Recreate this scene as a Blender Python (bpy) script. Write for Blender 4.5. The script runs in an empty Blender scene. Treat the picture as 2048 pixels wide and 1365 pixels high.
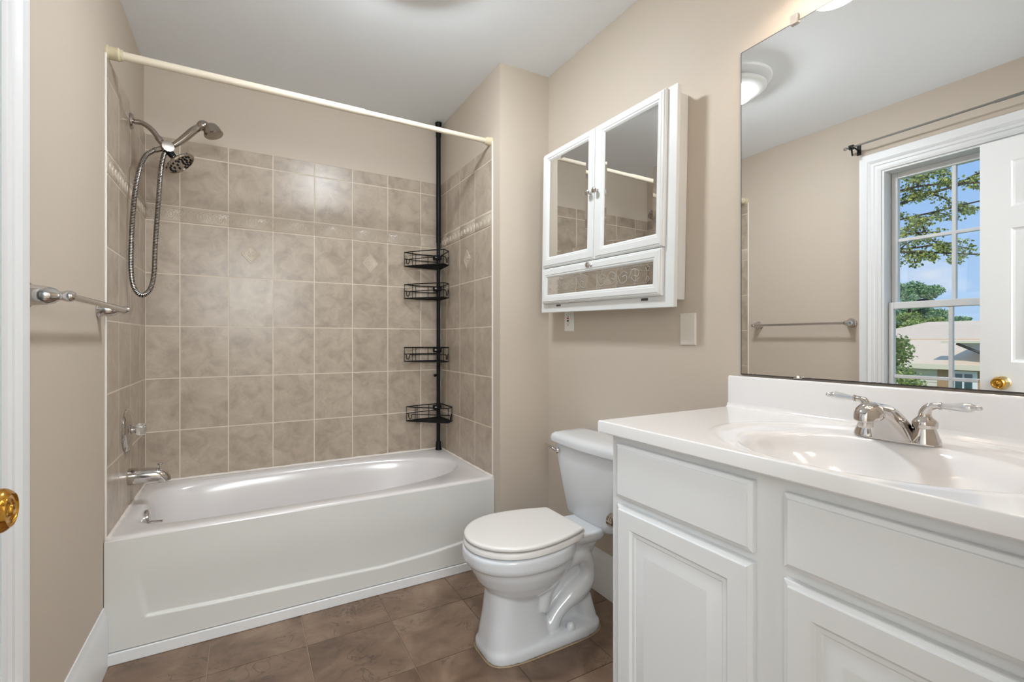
import bpy, bmesh, math, random
from mathutils import Vector, Matrix
C = bpy.context.scene
COL = C.collection
PI = math.pi
rnd = random.Random(7)

# ------------------------------------------------------------------ camera
cam_d = bpy.data.cameras.new('camera'); cam = bpy.data.objects.new('camera', cam_d); COL.objects.link(cam)
cam.location = (0.4245, 0.0, 1.127)
cam.rotation_euler = (PI/2, 0, -math.radians(29.624))
cam_d.sensor_width = 36; cam_d.lens = 938.28/2048*36; cam_d.shift_y = -2.1/2048
cam_d.clip_start = 0.01; cam_d.clip_end = 300
C.camera = cam
# ------------------------------------------------------------------ colour management
C.view_settings.view_transform = 'Standard'; C.view_settings.look = 'None'
C.view_settings.gamma = 1; C.view_settings.use_curve_mapping = False
C.view_settings.exposure = 0.0
# ------------------------------------------------------------------ world sky
def s2l(c):
    return tuple((x/255/12.92 if x/255 <= .04045 else ((x/255+.055)/1.055)**2.4) for x in c)
W = bpy.data.worlds.new('sky'); C.world = W; W.use_nodes = True
nt = W.node_tree; nt.nodes.clear()
wo = nt.nodes.new('ShaderNodeOutputWorld'); bg = nt.nodes.new('ShaderNodeBackground')
tc = nt.nodes.new('ShaderNodeTexCoord'); nz = nt.nodes.new('ShaderNodeTexNoise')
mp = nt.nodes.new('ShaderNodeMapping'); mp.inputs['Scale'].default_value = (2.2, 2.2, 5.0)
nz.inputs['Scale'].default_value = 2.4; nz.inputs['Detail'].default_value = 6; nz.inputs['Roughness'].default_value = .55
rp = nt.nodes.new('ShaderNodeValToRGB'); rp.color_ramp.elements[0].position = .50; rp.color_ramp.elements[1].position = .74
sx = nt.nodes.new('ShaderNodeSeparateXYZ'); gr = nt.nodes.new('ShaderNodeValToRGB')
gr.color_ramp.elements[0].position = 0.0; gr.color_ramp.elements[0].color = (*s2l((186, 218, 252)), 1)
gr.color_ramp.elements[1].position = .45; gr.color_ramp.elements[1].color = (*s2l((118, 180, 250)), 1)
mx = nt.nodes.new('ShaderNodeMix'); mx.data_type = 'RGBA'; mx.inputs['B'].default_value = (.88, .92, 1, 1)
L = nt.links
L.new(tc.outputs['Generated'], mp.inputs['Vector']); L.new(mp.outputs[0], nz.inputs['Vector'])
L.new(nz.outputs['Fac'], rp.inputs[0]); L.new(tc.outputs['Generated'], sx.inputs[0])
L.new(sx.outputs['Z'], gr.inputs[0]); L.new(gr.outputs[0], mx.inputs['A']); L.new(rp.outputs[0], mx.inputs['Factor'])
L.new(mx.outputs['Result'], bg.inputs[0]); L.new(bg.outputs[0], wo.inputs[0]); bg.inputs[1].default_value = 1.05
# ------------------------------------------------------------------ sun
sd = bpy.data.lights.new('sun', 'SUN'); sd.energy = 3.0; sd.angle = .01; sd.color = (1, .96, .88)
so = bpy.data.objects.new('sun', sd); COL.objects.link(so)
so.rotation_euler = (Vector((0, 0, 0)) - Vector((.7, -.45, .75))).to_track_quat('-Z', 'Y').to_euler()
# ------------------------------------------------------------------ added fill light and window portal
def lamp(name, loc, w, r, col, kind='POINT', size=.2, rot=None):
    d = bpy.data.lights.new(name, kind); d.energy = w; d.color = col
    if kind == 'POINT': d.shadow_soft_size = r
    else: d.shape = 'DISK'; d.size = size
    o = bpy.data.objects.new(name, d); COL.objects.link(o); o.location = loc
    if rot: o.rotation_euler = rot
    return o
DOME = (0.95, 1.575)
LAMPY = (.735, .48, .225)
lamp('hall_fill', (0.5, -0.8, 1.7), 96, .36, (.87, .945, 1))  # unseen fill light added behind the camera to brighten the bathroom
wl = lamp('window_portal', (-.145, .88, 1.3), 10, 0, (1, 1, 1), 'AREA', .8, (0, -PI/2, 0))
wl.data.shape = 'RECTANGLE'; wl.data.size = 1.65; wl.data.size_y = .84; wl.data.cycles.is_portal = True

# ================================================================== materials
MATS = {}
def mat(name, srgb, rough=.5, metal=0., bump=0., bscale=60., var=0., vscale=4., spec=None, coat=0., trans=0., emis=None, est=0., detail=3.):
    if name in MATS: return MATS[name]
    m = bpy.data.materials.new(name); m.use_nodes = True; n = m.node_tree.nodes; l = m.node_tree.links
    p = n['Principled BSDF']; c = (*s2l(srgb), 1)
    p.inputs['Base Color'].default_value = c; p.inputs['Roughness'].default_value = rough; p.inputs['Metallic'].default_value = metal
    if spec is not None: p.inputs['Specular IOR Level'].default_value = spec
    if coat: p.inputs['Coat Weight'].default_value = coat; p.inputs['Coat Roughness'].default_value = .08
    if trans: p.inputs['Transmission Weight'].default_value = trans
    if emis: p.inputs['Emission Color'].default_value = (*s2l(emis), 1); p.inputs['Emission Strength'].default_value = est
    t = n.new('ShaderNodeTexCoord')
    z = n.new('ShaderNodeTexNoise'); z.inputs['Scale'].default_value = vscale; z.inputs['Detail'].default_value = detail
    l.new(t.outputs['Object'], z.inputs['Vector'])
    if var:
        r = n.new('ShaderNodeMapRange'); r.inputs['To Min'].default_value = 1-var; r.inputs['To Max'].default_value = 1+var
        v = n.new('ShaderNodeVectorMath'); v.operation = 'SCALE'; v.inputs[0].default_value = c[:3]
        l.new(z.outputs['Fac'], r.inputs['Value']); l.new(r.outputs[0], v.inputs['Scale']); l.new(v.outputs[0], p.inputs['Base Color'])
    if bump:
        b2 = n.new('ShaderNodeTexNoise'); b2.inputs['Scale'].default_value = bscale; b2.inputs['Detail'].default_value = 2
        l.new(t.outputs['Object'], b2.inputs['Vector'])
        b = n.new('ShaderNodeBump'); b.inputs['Strength'].default_value = bump; b.inputs['Distance'].default_value = .002
        l.new(b2.outputs['Fac'], b.inputs['Height']); l.new(b.outputs[0], p.inputs['Normal'])
    MATS[name] = m; return m

PAINT = mat('beige_paint', (203, 190, 174), .62, bump=.12, bscale=180, var=.015, vscale=2)
CEIL = mat('ceiling_paint', (242, 245, 248), .85, bump=.18, bscale=220)
TRIM = mat('white_trim_paint', (236, 236, 236), .38, bump=.04, bscale=40)
CAB = mat('white_cabinet_foil', (238, 239, 239), .36, bump=.05, bscale=50)
MEDW = mat('white_lacquer', (228, 228, 226), .3, var=.01)
TUB = mat('white_tub_enamel', (226, 221, 219), .22, coat=.3, var=.008)
PORC = mat('white_porcelain', (226, 228, 230), .12, coat=.5, var=.008)
SEATM = mat('white_seat_plastic', (232, 228, 223), .22, coat=.2, var=.008)
MARB = mat('white_cultured_marble', (247, 245, 244), .11, coat=.5, var=.01)
CHROME = mat('polished_chrome', (205, 200, 196), .09, 1., var=.03, vscale=6)
NICKEL = mat('shower_chrome', (176, 168, 160), .14, 1., var=.05, vscale=9)
STEEL = mat('steel_hose', (190, 184, 178), .2, 1., var=.05)
BRASS = mat('polished_brass', (214, 160, 70), .12, 1., var=.04)
PBRASS = mat('pale_brass', (226, 206, 160), .14, 1., var=.04)
BLACK = mat('black_coated_wire', (9, 9, 10), .5, var=.05, spec=.3)
RODM = mat('cream_plastic', (226, 214, 194), .45, var=.02)
CAPM = mat('aged_cream_rubber', (210, 198, 166), .5, var=.05)
CAULK = mat('white_caulk', (236, 228, 220), .5, bump=.3, bscale=30)
GROUT = mat('tile_grout', (222, 208, 192), .8, bump=.2)
FGROUT = mat('floor_grout', (186, 160, 138), .85, bump=.2)
SCREW = mat('screw_grey', (190, 190, 188), .35, .6)
PLATE = mat('almond_plate_plastic', (226, 218, 206), .35, var=.01)
OUTL = mat('white_outlet_plastic', (236, 232, 224), .35)
REDP = mat('red_button', (170, 40, 36), .4)
DARK = mat('dark_slot', (22, 20, 20), .6)
ACRY = mat('clear_acrylic', (248, 248, 248), .04, trans=.92)
CLIP = mat('clear_plastic_clip', (235, 230, 226), .12, trans=.6)
DEBR = mat('desilvered_edge', (66, 60, 56), .5, var=.5, vscale=60)
LAMPG = mat('lit_frosted_glass', (255, 250, 244), .4, emis=(240, 248, 255), est=138)
SHADEG = mat('lit_shade_glass', (255, 248, 240), .4, emis=(255, 240, 224), est=3.2)
BULB = mat('lit_bulb_glass', (255, 248, 236), .4, emis=(253, 240, 228), est=72)
BKM = mat('fixture_nickel', (190, 186, 180), .25, 1.)
HALLP = mat('hallway_paint', (222, 214, 202), .7, bump=.1)
HALLF = mat('hallway_carpet', (170, 158, 142), .95, bump=.8, bscale=300)
ETCH = mat('etched_frosting', (184, 182, 178), .5, var=.05)

def tile_mat(name, light, mid, dark, sc, rough, vein, veincol, blotch=.5, bmp=.05):
    m = bpy.data.materials.new(name); m.use_nodes = True; n = m.node_tree.nodes; l = m.node_tree.links
    p = n['Principled BSDF']; p.inputs['Roughness'].default_value = rough
    t = n.new('ShaderNodeTexCoord'); g = n.new('ShaderNodeNewGeometry')
    o = n.new('ShaderNodeVectorMath'); o.operation = 'MULTIPLY_ADD'; o.inputs[1].default_value = (1, 1, 1)
    sc3 = n.new('ShaderNodeVectorMath'); sc3.operation = 'SCALE'; sc3.inputs[0].default_value = (17.3, 9.1, 23.7)
    l.new(g.outputs['Random Per Island'], sc3.inputs['Scale'])
    l.new(t.outputs['Object'], o.inputs[0]); l.new(sc3.outputs[0], o.inputs[2])
    a = n.new('ShaderNodeTexNoise'); a.inputs['Scale'].default_value = sc; a.inputs['Detail'].default_value = 8; a.inputs['Roughness'].default_value = .62; a.inputs['Distortion'].default_value = .6
    l.new(o.outputs[0], a.inputs['Vector'])
    r = n.new('ShaderNodeValToRGB'); e = r.color_ramp.elements
    e[0].position = .30; e[0].color = (*s2l(dark), 1); e[1].position = .70; e[1].color = (*s2l(light), 1)
    k = e.new(.5); k.color = (*s2l(mid), 1)
    l.new(a.outputs['Fac'], r.inputs[0])
    b = n.new('ShaderNodeTexNoise'); b.inputs['Scale'].default_value = sc*1.5; b.inputs['Detail'].default_value = 5; b.inputs['Distortion'].default_value = 1.6
    l.new(o.outputs[0], b.inputs['Vector'])
    s = n.new('ShaderNodeMath'); s.operation = 'SUBTRACT'; s.inputs[1].default_value = .5; l.new(b.outputs['Fac'], s.inputs[0])
    ab = n.new('ShaderNodeMath'); ab.operation = 'ABSOLUTE'; l.new(s.outputs[0], ab.inputs[0])
    mr = n.new('ShaderNodeMapRange'); mr.inputs['From Max'].default_value = .022; mr.inputs['To Min'].default_value = vein; mr.inputs['To Max'].default_value = 0
    l.new(ab.outputs[0], mr.inputs['Value'])
    c3 = n.new('ShaderNodeTexNoise'); c3.inputs['Scale'].default_value = sc*.9; l.new(o.outputs[0], c3.inputs['Vector'])
    mr3 = n.new('ShaderNodeMapRange'); mr3.inputs['From Min'].default_value = .48; mr3.inputs['From Max'].default_value = .62; l.new(c3.outputs['Fac'], mr3.inputs['Value'])
    mu = n.new('ShaderNodeMath'); mu.operation = 'MULTIPLY'; l.new(mr.outputs[0], mu.inputs[0]); l.new(mr3.outputs[0], mu.inputs[1])
    mx = n.new('ShaderNodeMix'); mx.data_type = 'RGBA'; mx.inputs['B'].default_value = (*s2l(veincol), 1)
    l.new(mu.outputs[0], mx.inputs['Factor']); l.new(r.outputs[0], mx.inputs['A'])
    hs = n.new('ShaderNodeHueSaturation'); mv = n.new('ShaderNodeMapRange'); mv.inputs['To Min'].default_value = 1-blotch*.12; mv.inputs['To Max'].default_value = 1+blotch*.12
    l.new(g.outputs['Random Per Island'], mv.inputs['Value']); l.new(mv.outputs[0], hs.inputs['Value']); l.new(mx.outputs['Result'], hs.inputs['Color'])
    l.new(hs.outputs[0], p.inputs['Base Color'])
    bp = n.new('ShaderNodeBump'); bp.inputs['Strength'].default_value = bmp; bp.inputs['Distance'].default_value = .003
    l.new(a.outputs['Fac'], bp.inputs['Height']); l.new(bp.outputs[0], p.inputs['Normal'])
    return m
TILE = tile_mat('taupe_marbled_tile', (194, 180, 162), (180, 165, 148), (161, 146, 130), 13, .30, .55, (158, 142, 127), .35)
BORD = tile_mat('pale_border_tile', (204, 190, 172), (195, 181, 164), (183, 169, 152), 12, .32, .1, (170, 156, 140), .2)
FLOORM = tile_mat('brown_marble_tile', (146, 122, 102), (122, 98, 79), (94, 72, 56), 6, .30, .75, (66, 50, 40), .8, .03)

def mirror_mat(name, tint, rough=0.0):
    m = bpy.data.materials.new(name); m.use_nodes = True; p = m.node_tree.nodes['Principled BSDF']
    p.inputs['Base Color'].default_value = (*tint, 1); p.inputs['Metallic'].default_value = 1; p.inputs['Roughness'].default_value = rough
    return m
MIRR = mirror_mat('silvered_glass', (.93, .935, .93))
MIRG = mirror_mat('grey_silvered_glass', (.72, .72, .71))
def pane_mat():
    m = bpy.data.materials.new('window_glass'); m.use_nodes = True; n = m.node_tree.nodes; l = m.node_tree.links
    n.remove(n['Principled BSDF']); o = n['Material Output']
    t = n.new('ShaderNodeBsdfTransparent'); g = n.new('ShaderNodeBsdfGlossy'); g.inputs['Roughness'].default_value = .01
    x = n.new('ShaderNodeMixShader'); x.inputs[0].default_value = .05
    l.new(t.outputs[0], x.inputs[1]); l.new(g.outputs[0], x.inputs[2]); l.new(x.outputs[0], o.inputs[0]); return m
PANE = pane_mat()

# ================================================================== mesh builder
class MB:
    def __init__(s): s.v = []; s.f = []
    def add(s, vs, fs):
        b = len(s.v); s.v += [tuple(v) for v in vs]; s.f += [tuple(i+b for i in f) for f in fs]; return s
    def box(s, x0, x1, y0, y1, z0, z1):
        return s.add([(x0, y0, z0), (x1, y0, z0), (x1, y1, z0), (x0, y1, z0), (x0, y0, z1), (x1, y0, z1), (x1, y1, z1), (x0, y1, z1)],
                     [(0, 3, 2, 1), (4, 5, 6, 7), (0, 1, 5, 4), (1, 2, 6, 5), (2, 3, 7, 6), (3, 0, 4, 7)])
    def loft(s, rings, closed=True, caps=True):
        n = len(rings[0]); vs = [p for r in rings for p in r]; fs = []
        for i in range(len(rings)-1):
            for j in range(n if closed else n-1):
                k = (j+1) % n
                fs.append((i*n+j, i*n+k, (i+1)*n+k, (i+1)*n+j))
        if caps and closed:
            fs.append(tuple(range(n-1, -1, -1))); fs.append(tuple((len(rings)-1)*n+j for j in range(n)))
        return s.add(vs, fs)
    def tube(s, pts, r, n=10, caps=True, closed=False, sq=None):
        P = [Vector(p) for p in pts]; m = len(P); R = r if isinstance(r, (list, tuple)) else [r]*m
        T = []
        for i in range(m):
            if closed: t = P[(i+1) % m]-P[i-1]
            else: t = P[min(i+1, m-1)]-P[max(i-1, 0)]
            T.append(t.normalized() if t.length > 1e-9 else Vector((0, 0, 1)))
        up = Vector((0, 0, 1)) if abs(T[0].z) < .9 else Vector((1, 0, 0))
        u = T[0].cross(up).normalized(); rings = []
        for i in range(m):
            u = (u - T[i]*u.dot(T[i])); u = u.normalized() if u.length > 1e-6 else T[i].orthogonal().normalized()
            w = T[i].cross(u)
            ring = []
            for k in range(n):
                a = 2*PI*k/n; ring.append(P[i]+u*(R[i]*math.cos(a))+w*(R[i]*math.sin(a)))
            rings.append(ring)
        if closed:
            rings.append(rings[0]); return s.loft(rings, True, False)
        return s.loft(rings, True, caps)
    def lathe(s, prof, origin, axis='z', n=32, flip=1):
        # prof: list of (r, h) along axis
        o = Vector(origin); rings = []
        A = {'z': (Vector((1, 0, 0)), Vector((0, 1, 0)), Vector((0, 0, 1))), 'x': (Vector((0, 1, 0)), Vector((0, 0, 1)), Vector((1, 0, 0))),
             'y': (Vector((0, 0, 1)), Vector((1, 0, 0)), Vector((0, 1, 0)))}
        U, V_, Wd = A[axis] if isinstance(axis, str) else axis
        for r, h in prof:
            r = max(r, 1e-5)
            rings.append([o+U*(r*math.cos(2*PI*k/n))+V_*(r*math.sin(2*PI*k/n))+Wd*(h*flip) for k in range(n)])
        return s.loft(rings)
    def ball(s, c, r, n=16, sc=(1, 1, 1)):
        m = n//2; rings = []
        for i in range(m+1):
            a = PI*i/m; rr = max(math.sin(a), 1e-4)*r; rings.append([(c[0]+sc[0]*rr*math.cos(2*PI*k/n), c[1]+sc[1]*rr*math.sin(2*PI*k/n), c[2]-sc[2]*r*math.cos(a)) for k in range(n)])
        return s.loft(rings)
    def build(s, name, m, parent=None, bevel=0, smooth=35, seg=2, recalc=True, weld=False):
        me = bpy.data.meshes.new(name); me.from_pydata(s.v, [], s.f); me.update()
        bm = bmesh.new(); bm.from_mesh(me)
        if weld: bmesh.ops.remove_doubles(bm, verts=bm.verts, dist=1e-5)
        if recalc: bmesh.ops.recalc_face_normals(bm, faces=bm.faces)
        bm.to_mesh(me); bm.free()
        me.materials.append(m)
        if smooth:
            for p in me.polygons: p.use_smooth = True
            me.set_sharp_from_angle(angle=math.radians(smooth))
        o = bpy.data.objects.new(name, me); COL.objects.link(o)
        if parent is not None:
            o.parent = parent
            o.matrix_parent_inverse = parent_world(parent).inverted()
        if bevel:
            b = o.modifiers.new('bevel', 'BEVEL'); b.width = bevel; b.segments = seg; b.limit_method = 'ANGLE'; b.angle_limit = math.radians(40)
            b.harden_normals = False
        return o
def parent_world(o):
    M = Matrix.LocRotScale(o.location, o.rotation_euler, o.scale)
    if o.parent: M = parent_world(o.parent) @ o.matrix_parent_inverse @ M
    return M
def tag(o, label=None, cat=None, group=None, kind=None):
    if label: o['label'] = label
    if cat: o['category'] = cat
    if group: o['group'] = group
    if kind: o['kind'] = kind
    return o
def thing(name, label, cat, loc=(0, 0, 0), group=None):
    o = bpy.data.objects.new(name, None); COL.objects.link(o); o.location = loc; o.empty_display_size = .05
    return tag(o, label, cat, group)
def struct(o): o['kind'] = 'structure'; return o
def rect(x, y0, y1, z0, z1, i=0.):  # ring in the yz-plane at x, inset i
    return [(x, y0+i, z0+i), (x, y1-i, z0+i), (x, y1-i, z1-i), (x, y0+i, z1-i)]
def sstep(a, b, x):
    t = min(max((x-a)/(b-a), 0), 1); return t*t*(3-2*t)
def catmull(P, n=8, closed=False):
    P = [Vector(p) for p in P]; out = []; m = len(P)
    rng = range(m if closed else m-1)
    for i in rng:
        p0 = P[(i-1) % m] if closed or i > 0 else P[0]*2-P[1]
        p1 = P[i]; p2 = P[(i+1) % m]
        p3 = P[(i+2) % m] if closed or i+2 < m else P[-1]*2-P[-2]
        for k in range(n):
            t = k/n
            out.append(.5*((2*p1)+(p2-p0)*t+(2*p0-5*p1+4*p2-p3)*t*t+(3*p1-p0-3*p2+p3)*t**3))
    if not closed: out.append(P[-1])
    return out

# ================================================================== dimensions
XW = 1.5175     # alcove right side
XR = 1.806      # right wall
YB = 2.84       # back wall
YW = 2.042      # end of the partition beside the tub
YF0, YF1 = -.06, .06
def zc(x): return 2.458+.026*x

# ================================================================== room shell
fl = MB(); fl.box(-.12, XR+.12, -.06, YB+.12, -.08, -.004)
floor = struct(fl.build('floor', FGROUT, smooth=0))
ft = MB()
gx = [0.0]+[.0005+.311*k for k in range(1, 6)]+[XR]
gy = [YF0]+[1.565-.311*k for k in range(4, -1, -1)]+[1.875, 2.185]
g = .0013
for i in range(len(gx)-1):
    for j in range(len(gy)-1):
        ft.box(gx[i]+g, gx[i+1]-g, gy[j]+g, gy[j+1]-g, -.012, 0)
ft.build('floor_tile', FLOORM, floor, smooth=0, bevel=.0008, seg=1)

c = MB()
c.add([(-.12, YF0-.02, zc(-.12)), (XR+.12, YF0-.02, zc(XR+.12)), (XR+.12, YB+.12, zc(XR+.12)), (-.12, YB+.12, zc(-.12)),
       (-.12, YF0-.02, 2.62), (XR+.12, YF0-.02, 2.62), (XR+.12, YB+.12, 2.62), (-.12, YB+.12, 2.62)],
      [(0, 3, 2, 1), (4, 5, 6, 7), (0, 1, 5, 4), (1, 2, 6, 5), (2, 3, 7, 6), (3, 0, 4, 7)])
struct(c.build('ceiling', CEIL, smooth=0))
# window opening in the left wall
WY0, WY1, WZ0, WZ1 = .462, 1.300, .46, 2.108
ZT = 2.60
w = MB()
w.box(-.14, 0, YF0, WY0, 0, ZT); w.box(-.14, 0, WY1, YB+.12, 0, ZT)
w.box(-.14, 0, WY0, WY1, 0, WZ0); w.box(-.14, 0, WY0, WY1, WZ1, ZT)
wall_l = struct(w.build('wall_left', PAINT, smooth=0))
wall_b = struct(MB().box(0, XW+.02, YB, YB+.12, 0, ZT).build('wall_back', PAINT, smooth=0))
wall_r = struct(MB().box(XR, XR+.12, YF0, YB+.12, 0, ZT).build('wall_right', PAINT, smooth=0))
wall_p = struct(MB().box(XW, XR, YW, YB+.12, 0, ZT).build('wall_partition', PAINT, smooth=0))
DX0, DX1, DZ = .095, .90, 2.07
w = MB(); w.box(0, DX0-.02, YF0, YF1, 0, ZT); w.box(DX1+.02, XR, YF0, YF1, 0, ZT); w.box(DX0-.02, DX1+.02, YF0, YF1, DZ+.02, ZT)
struct(w.build('wall_front', PAINT, smooth=0))
w = MB(); w.box(DX0-.02, DX0-.002, YF0-.012, YF1+.004, 0, DZ+.02); w.box(DX1, DX1+.02, YF0-.012, YF1+.012, 0, DZ+.02); w.box(DX0-.002, DX1, YF0-.012, YF1+.004, DZ, DZ+.02)
w.box(DX1+.005, DX1+.065, YF1, YF1+.016, 0, DZ+.085); w.box(DX0-.002, DX1+.005, YF1+.004, YF1+.016, DZ+.02, DZ+.085)
struct(w.build('trim_1', TRIM, bevel=.003))
# hallway behind the camera
w = MB(); w.box(-.75, 2.2, -1.85, -1.75, 0, 2.55); w.box(-.85, -.75, -1.85, YF0, 0, 2.55); w.box(2.2, 2.3, -1.85, YF0, 0, 2.55)
w.box(-.75, -.12, YF0-.1, YF0, 0, 2.55); w.box(XR+.12, 2.2, YF0-.1, YF0, 0, 2.55)
struct(w.build('wall_hallway', HALLP, smooth=0))
struct(MB().box(-.85, 2.3, -1.85, YF0, -.08, 0).build('floor_hallway', HALLF, smooth=0))
struct(MB().box(-.85, 2.3, -1.85, YF0, 2.5, 2.6).build('ceiling_hallway', CEIL, smooth=0))

# baseboards: profile (offset, z)
def baseboard(name, p0, p1, nrm, h):
    prof = [(0, 0), (.014, 0), (.014, h*.72), (.0115, h*.76), (.0115, h*.82), (.008, h*.87), (.005, h*.94), (.004, h), (0, h)]
    m = MB(); rings = []
    for P in (p0, p1): rings.append([(P[0]+nrm[0]*o, P[1]+nrm[1]*o, z) for o, z in prof])
    m.loft(rings); return struct(m.build(name, TRIM, smooth=30))
baseboard('baseboard_right', (XR, .985), (XR, YW), (-1, 0), .19)
baseboard('baseboard_left', (0, YF1), (0, 2.095), (1, 0), .205)
baseboard('baseboard_back', (XW+.003, YW), (XR-.016, YW), (0, -1), .19)

# ================================================================== wall tile
ROWS = [.430, .681, .938, 1.195, 1.452, 1.709]; BAND = (1.709, 1.788); UP = [1.788, 2.045, 2.123]
TH = .006
def tiles(wall, cols, P):  # P(u, d, z): point along wall u, at depth d off the wall
    m = MB(); g = .0021
    def cell(mm, u0, u1, z0, z1, d=TH):
        b = .0012
        mm.loft([[P(u0+g, 0, z0+g), P(u1-g, 0, z0+g), P(u1-g, 0, z1-g), P(u0+g, 0, z1-g)],
                 [P(u0+g, d-b, z0+g), P(u1-g, d-b, z0+g), P(u1-g, d-b, z1-g), P(u0+g, d-b, z1-g)],
                 [P(u0+g+b, d, z0+g+b), P(u1-g-b, d, z0+g+b), P(u1-g-b, d, z1-g-b), P(u0+g+b, d, z1-g-b)]])
    for i in range(len(cols)-1):
        for Z in (ROWS, UP):
            for j in range(len(Z)-1): cell(m, cols[i], cols[i+1], Z[j], Z[j+1])
    m.build('tile_panel', TILE, wall, smooth=0)
    gm = MB(); a, b = cols[0], cols[-1]
    gm.loft([[P(a, 0, ROWS[0]), P(b, 0, ROWS[0]), P(b, 0, UP[-1]), P(a, 0, UP[-1])], [P(a, TH-.0007, ROWS[0]), P(b, TH-.0007, ROWS[0]), P(b, TH-.0007, UP[-1]-.003), P(a, TH-.0007, UP[-1]-.003)]])
    gm.build('grout', GROUT, wall, smooth=0)
    bm_ = MB()
    for i in range(len(cols)-1): cell(bm_, cols[i], cols[i+1], BAND[0], BAND[1], TH+.001)
    z0 = BAND[0]; d0 = TH+.001
    for z in (z0+.008, z0+.066):
        bm_.tube([P(a+.003, d0-.0008, z), P(b-.003, d0-.0008, z)], .0020, 6)
    n = int(round((b-a)/.0412)); st = (b-a)/n
    for i in range(n):
        uc = a+st*(i+.5); arc = []
        for k in range(9):
            t = PI*(.04+.92*k/8); arc.append(P(uc+.0155*math.cos(t), d0-.0004, z0+.046-.029*math.sin(t)))
        bm_.tube(arc, .0022, 6)
        arc = []
        for k in range(9):
            t = PI*2*k/8; arc.append(P(uc+.008*math.cos(t), d0-.0010, z0+.040-.013*math.sin(t)))
        bm_.tube(arc[:-1], .0022, 6, closed=True)
        bm_.tube([P(a+st*i+.0005, d0+.0005, z0+.05), P(a+st*i+.0005, d0+.0008, z0+.03), P(a+st*i+.0005, d0, z0+.014)], [.0022, .0016, .0006], 6)
        for q in (.25, .75): bm_.lathe([(.0001, -.002), (.0035, 0), (.0001, .002)], P(a+st*(i+q), d0, z0+.0575), 'z', 8)
    bm_.build('border_strip', BORD, wall, smooth=50)
def diamond(wall, uc, zc_, P, s=.047):
    m = MB(); d = TH
    def rg(k, dd): return [P(uc-k, dd, zc_), P(uc, dd, zc_-k*1.18), P(uc+k, dd, zc_), P(uc, dd, zc_+k*1.18)]
    m.loft([rg(s, d-.002), rg(s, d+.0022), rg(s-.005, d+.003), rg(s-.009, d+.0014), rg(s-.011, d+.0014), rg(s-.013, d+.0026), rg(s-.016, d+.0014), rg(.001, d+.0016)])
    for k in range(4):
        a = PI/4+PI/2*k
        m.tube(catmull([P(uc+.003*math.cos(a), d+.002, zc_+.003*math.sin(a)), P(uc+.014*math.cos(a+.5), d+.002, zc_+.014*math.sin(a+.5)), P(uc+.016*math.cos(a-.2), d+.002, zc_+.016*math.sin(a-.2)), P(uc+.009*math.cos(a-.2), d+.002, zc_+.009*math.sin(a-.2))], 4), .0013, 6)
    m.build('diamond_inset', BORD, wall, smooth=30)
PB = lambda u, d, z: (u, YB-d, z)
PL = lambda u, d, z: (d, u, z)
PW = lambda u, d, z: (XW-d, u, z)
tiles(wall_b, [TH]+[.1433+.206*k for k in range(7)]+[XW-TH], PB)
tiles(wall_l, [2.113, 2.2944, 2.5004, 2.7064, YB-.0005], PL)
tiles(wall_p, [2.1185, 2.3212, 2.5272, 2.7332, YB-.0005], PW)
diamond(wall_b, .452, 1.581, PB); diamond(wall_b, 1.070, 1.581, PB); diamond(wall_p, 2.424, 1.581, PW)
# white caulk edges of the tiling (belong to the walls)
m = MB(); m.box(XW-TH-.001, XW, 2.113, 2.1185, .0, 2.135); m.build('edge_caulk', CAULK, wall_p, bevel=.002)
m = MB(); m.box(0, TH+.001, 2.1085, 2.113, .0, 2.125); m.build('edge_caulk', CAULK, wall_l, bevel=.002)

# ================================================================== window in the left wall
win = bpy.data.objects.new('window_1', None); COL.objects.link(win); struct(win); win.location = (0, (WY0+WY1)/2, WZ0)
# jamb lining
m = MB()
m.box(-.138, .001, WY0, WY0+.02, WZ0, WZ1); m.box(-.138, .001, WY1-.02, WY1, WZ0, WZ1); m.box(-.138, .001, WY0+.02, WY1-.02, WZ1-.02, WZ1); m.box(-.138, .001, WY0+.02, WY1-.02, WZ0, WZ0+.02)
m.build('jamb', TRIM, win, bevel=.002)
# casing, mitred profile around the opening
prof = [(0, .010), (.012, .013), (.016, .009), (.030, .009), (.034, .014), (.048, .014), (.052, .018), (.060, .022), (.066, .016), (.070, .016), (.098, .020), (.104, .020), (.108, .014), (.108, 0)]
rings = []
for i, h in [(0, 0)]+prof:
    rings.append([(h, WY0-i+.008, WZ0-i+.008), (h, WY1+i-.008, WZ0-i+.008), (h, WY1+i-.008, WZ1+i-.008), (h, WY0-i+.008, WZ1+i-.008)])
m = MB(); m.loft(rings, caps=False); m.build('casing', TRIM, win, smooth=25)
def sash(name, x, y0, y1, z0, z1, st, rt, rb, cols, rows, mun=.019):
    m = MB(); t = .017
    m.box(x-t, x+t, y0, y0+st, z0, z1); m.box(x-t, x+t, y1-st, y1, z0, z1)
    m.box(x-t, x+t, y0+st, y1-st, z1-rt, z1); m.box(x-t, x+t, y0+st, y1-st, z0, z0+rb)
    gy0, gy1, gz0, gz1 = y0+st, y1-st, z0+rb, z1-rt
    for k in range(1, cols):
        yy = gy0+(gy1-gy0)*k/cols; m.box(x-.010, x+.012, yy-mun/2, yy+mun/2, gz0, gz1)
    for k in range(1, rows):
        zz = gz0+(gz1-gz0)*k/rows; m.box(x-.0098, x+.0118, gy0, gy1, zz-mun/2, zz+mun/2)
    s = m.build(name, TRIM, win, bevel=.003)
    MB().box(x-.0015, x+.0015, gy0-.004, gy1+.004, gz0-.004, gz1+.004).build('pane', PANE, s, smooth=0)
    return s
sash('upper_sash', -.100, WY0+.022, WY1-.022, 1.305, WZ1-.02, .030, .034, .038, 3, 2)
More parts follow.
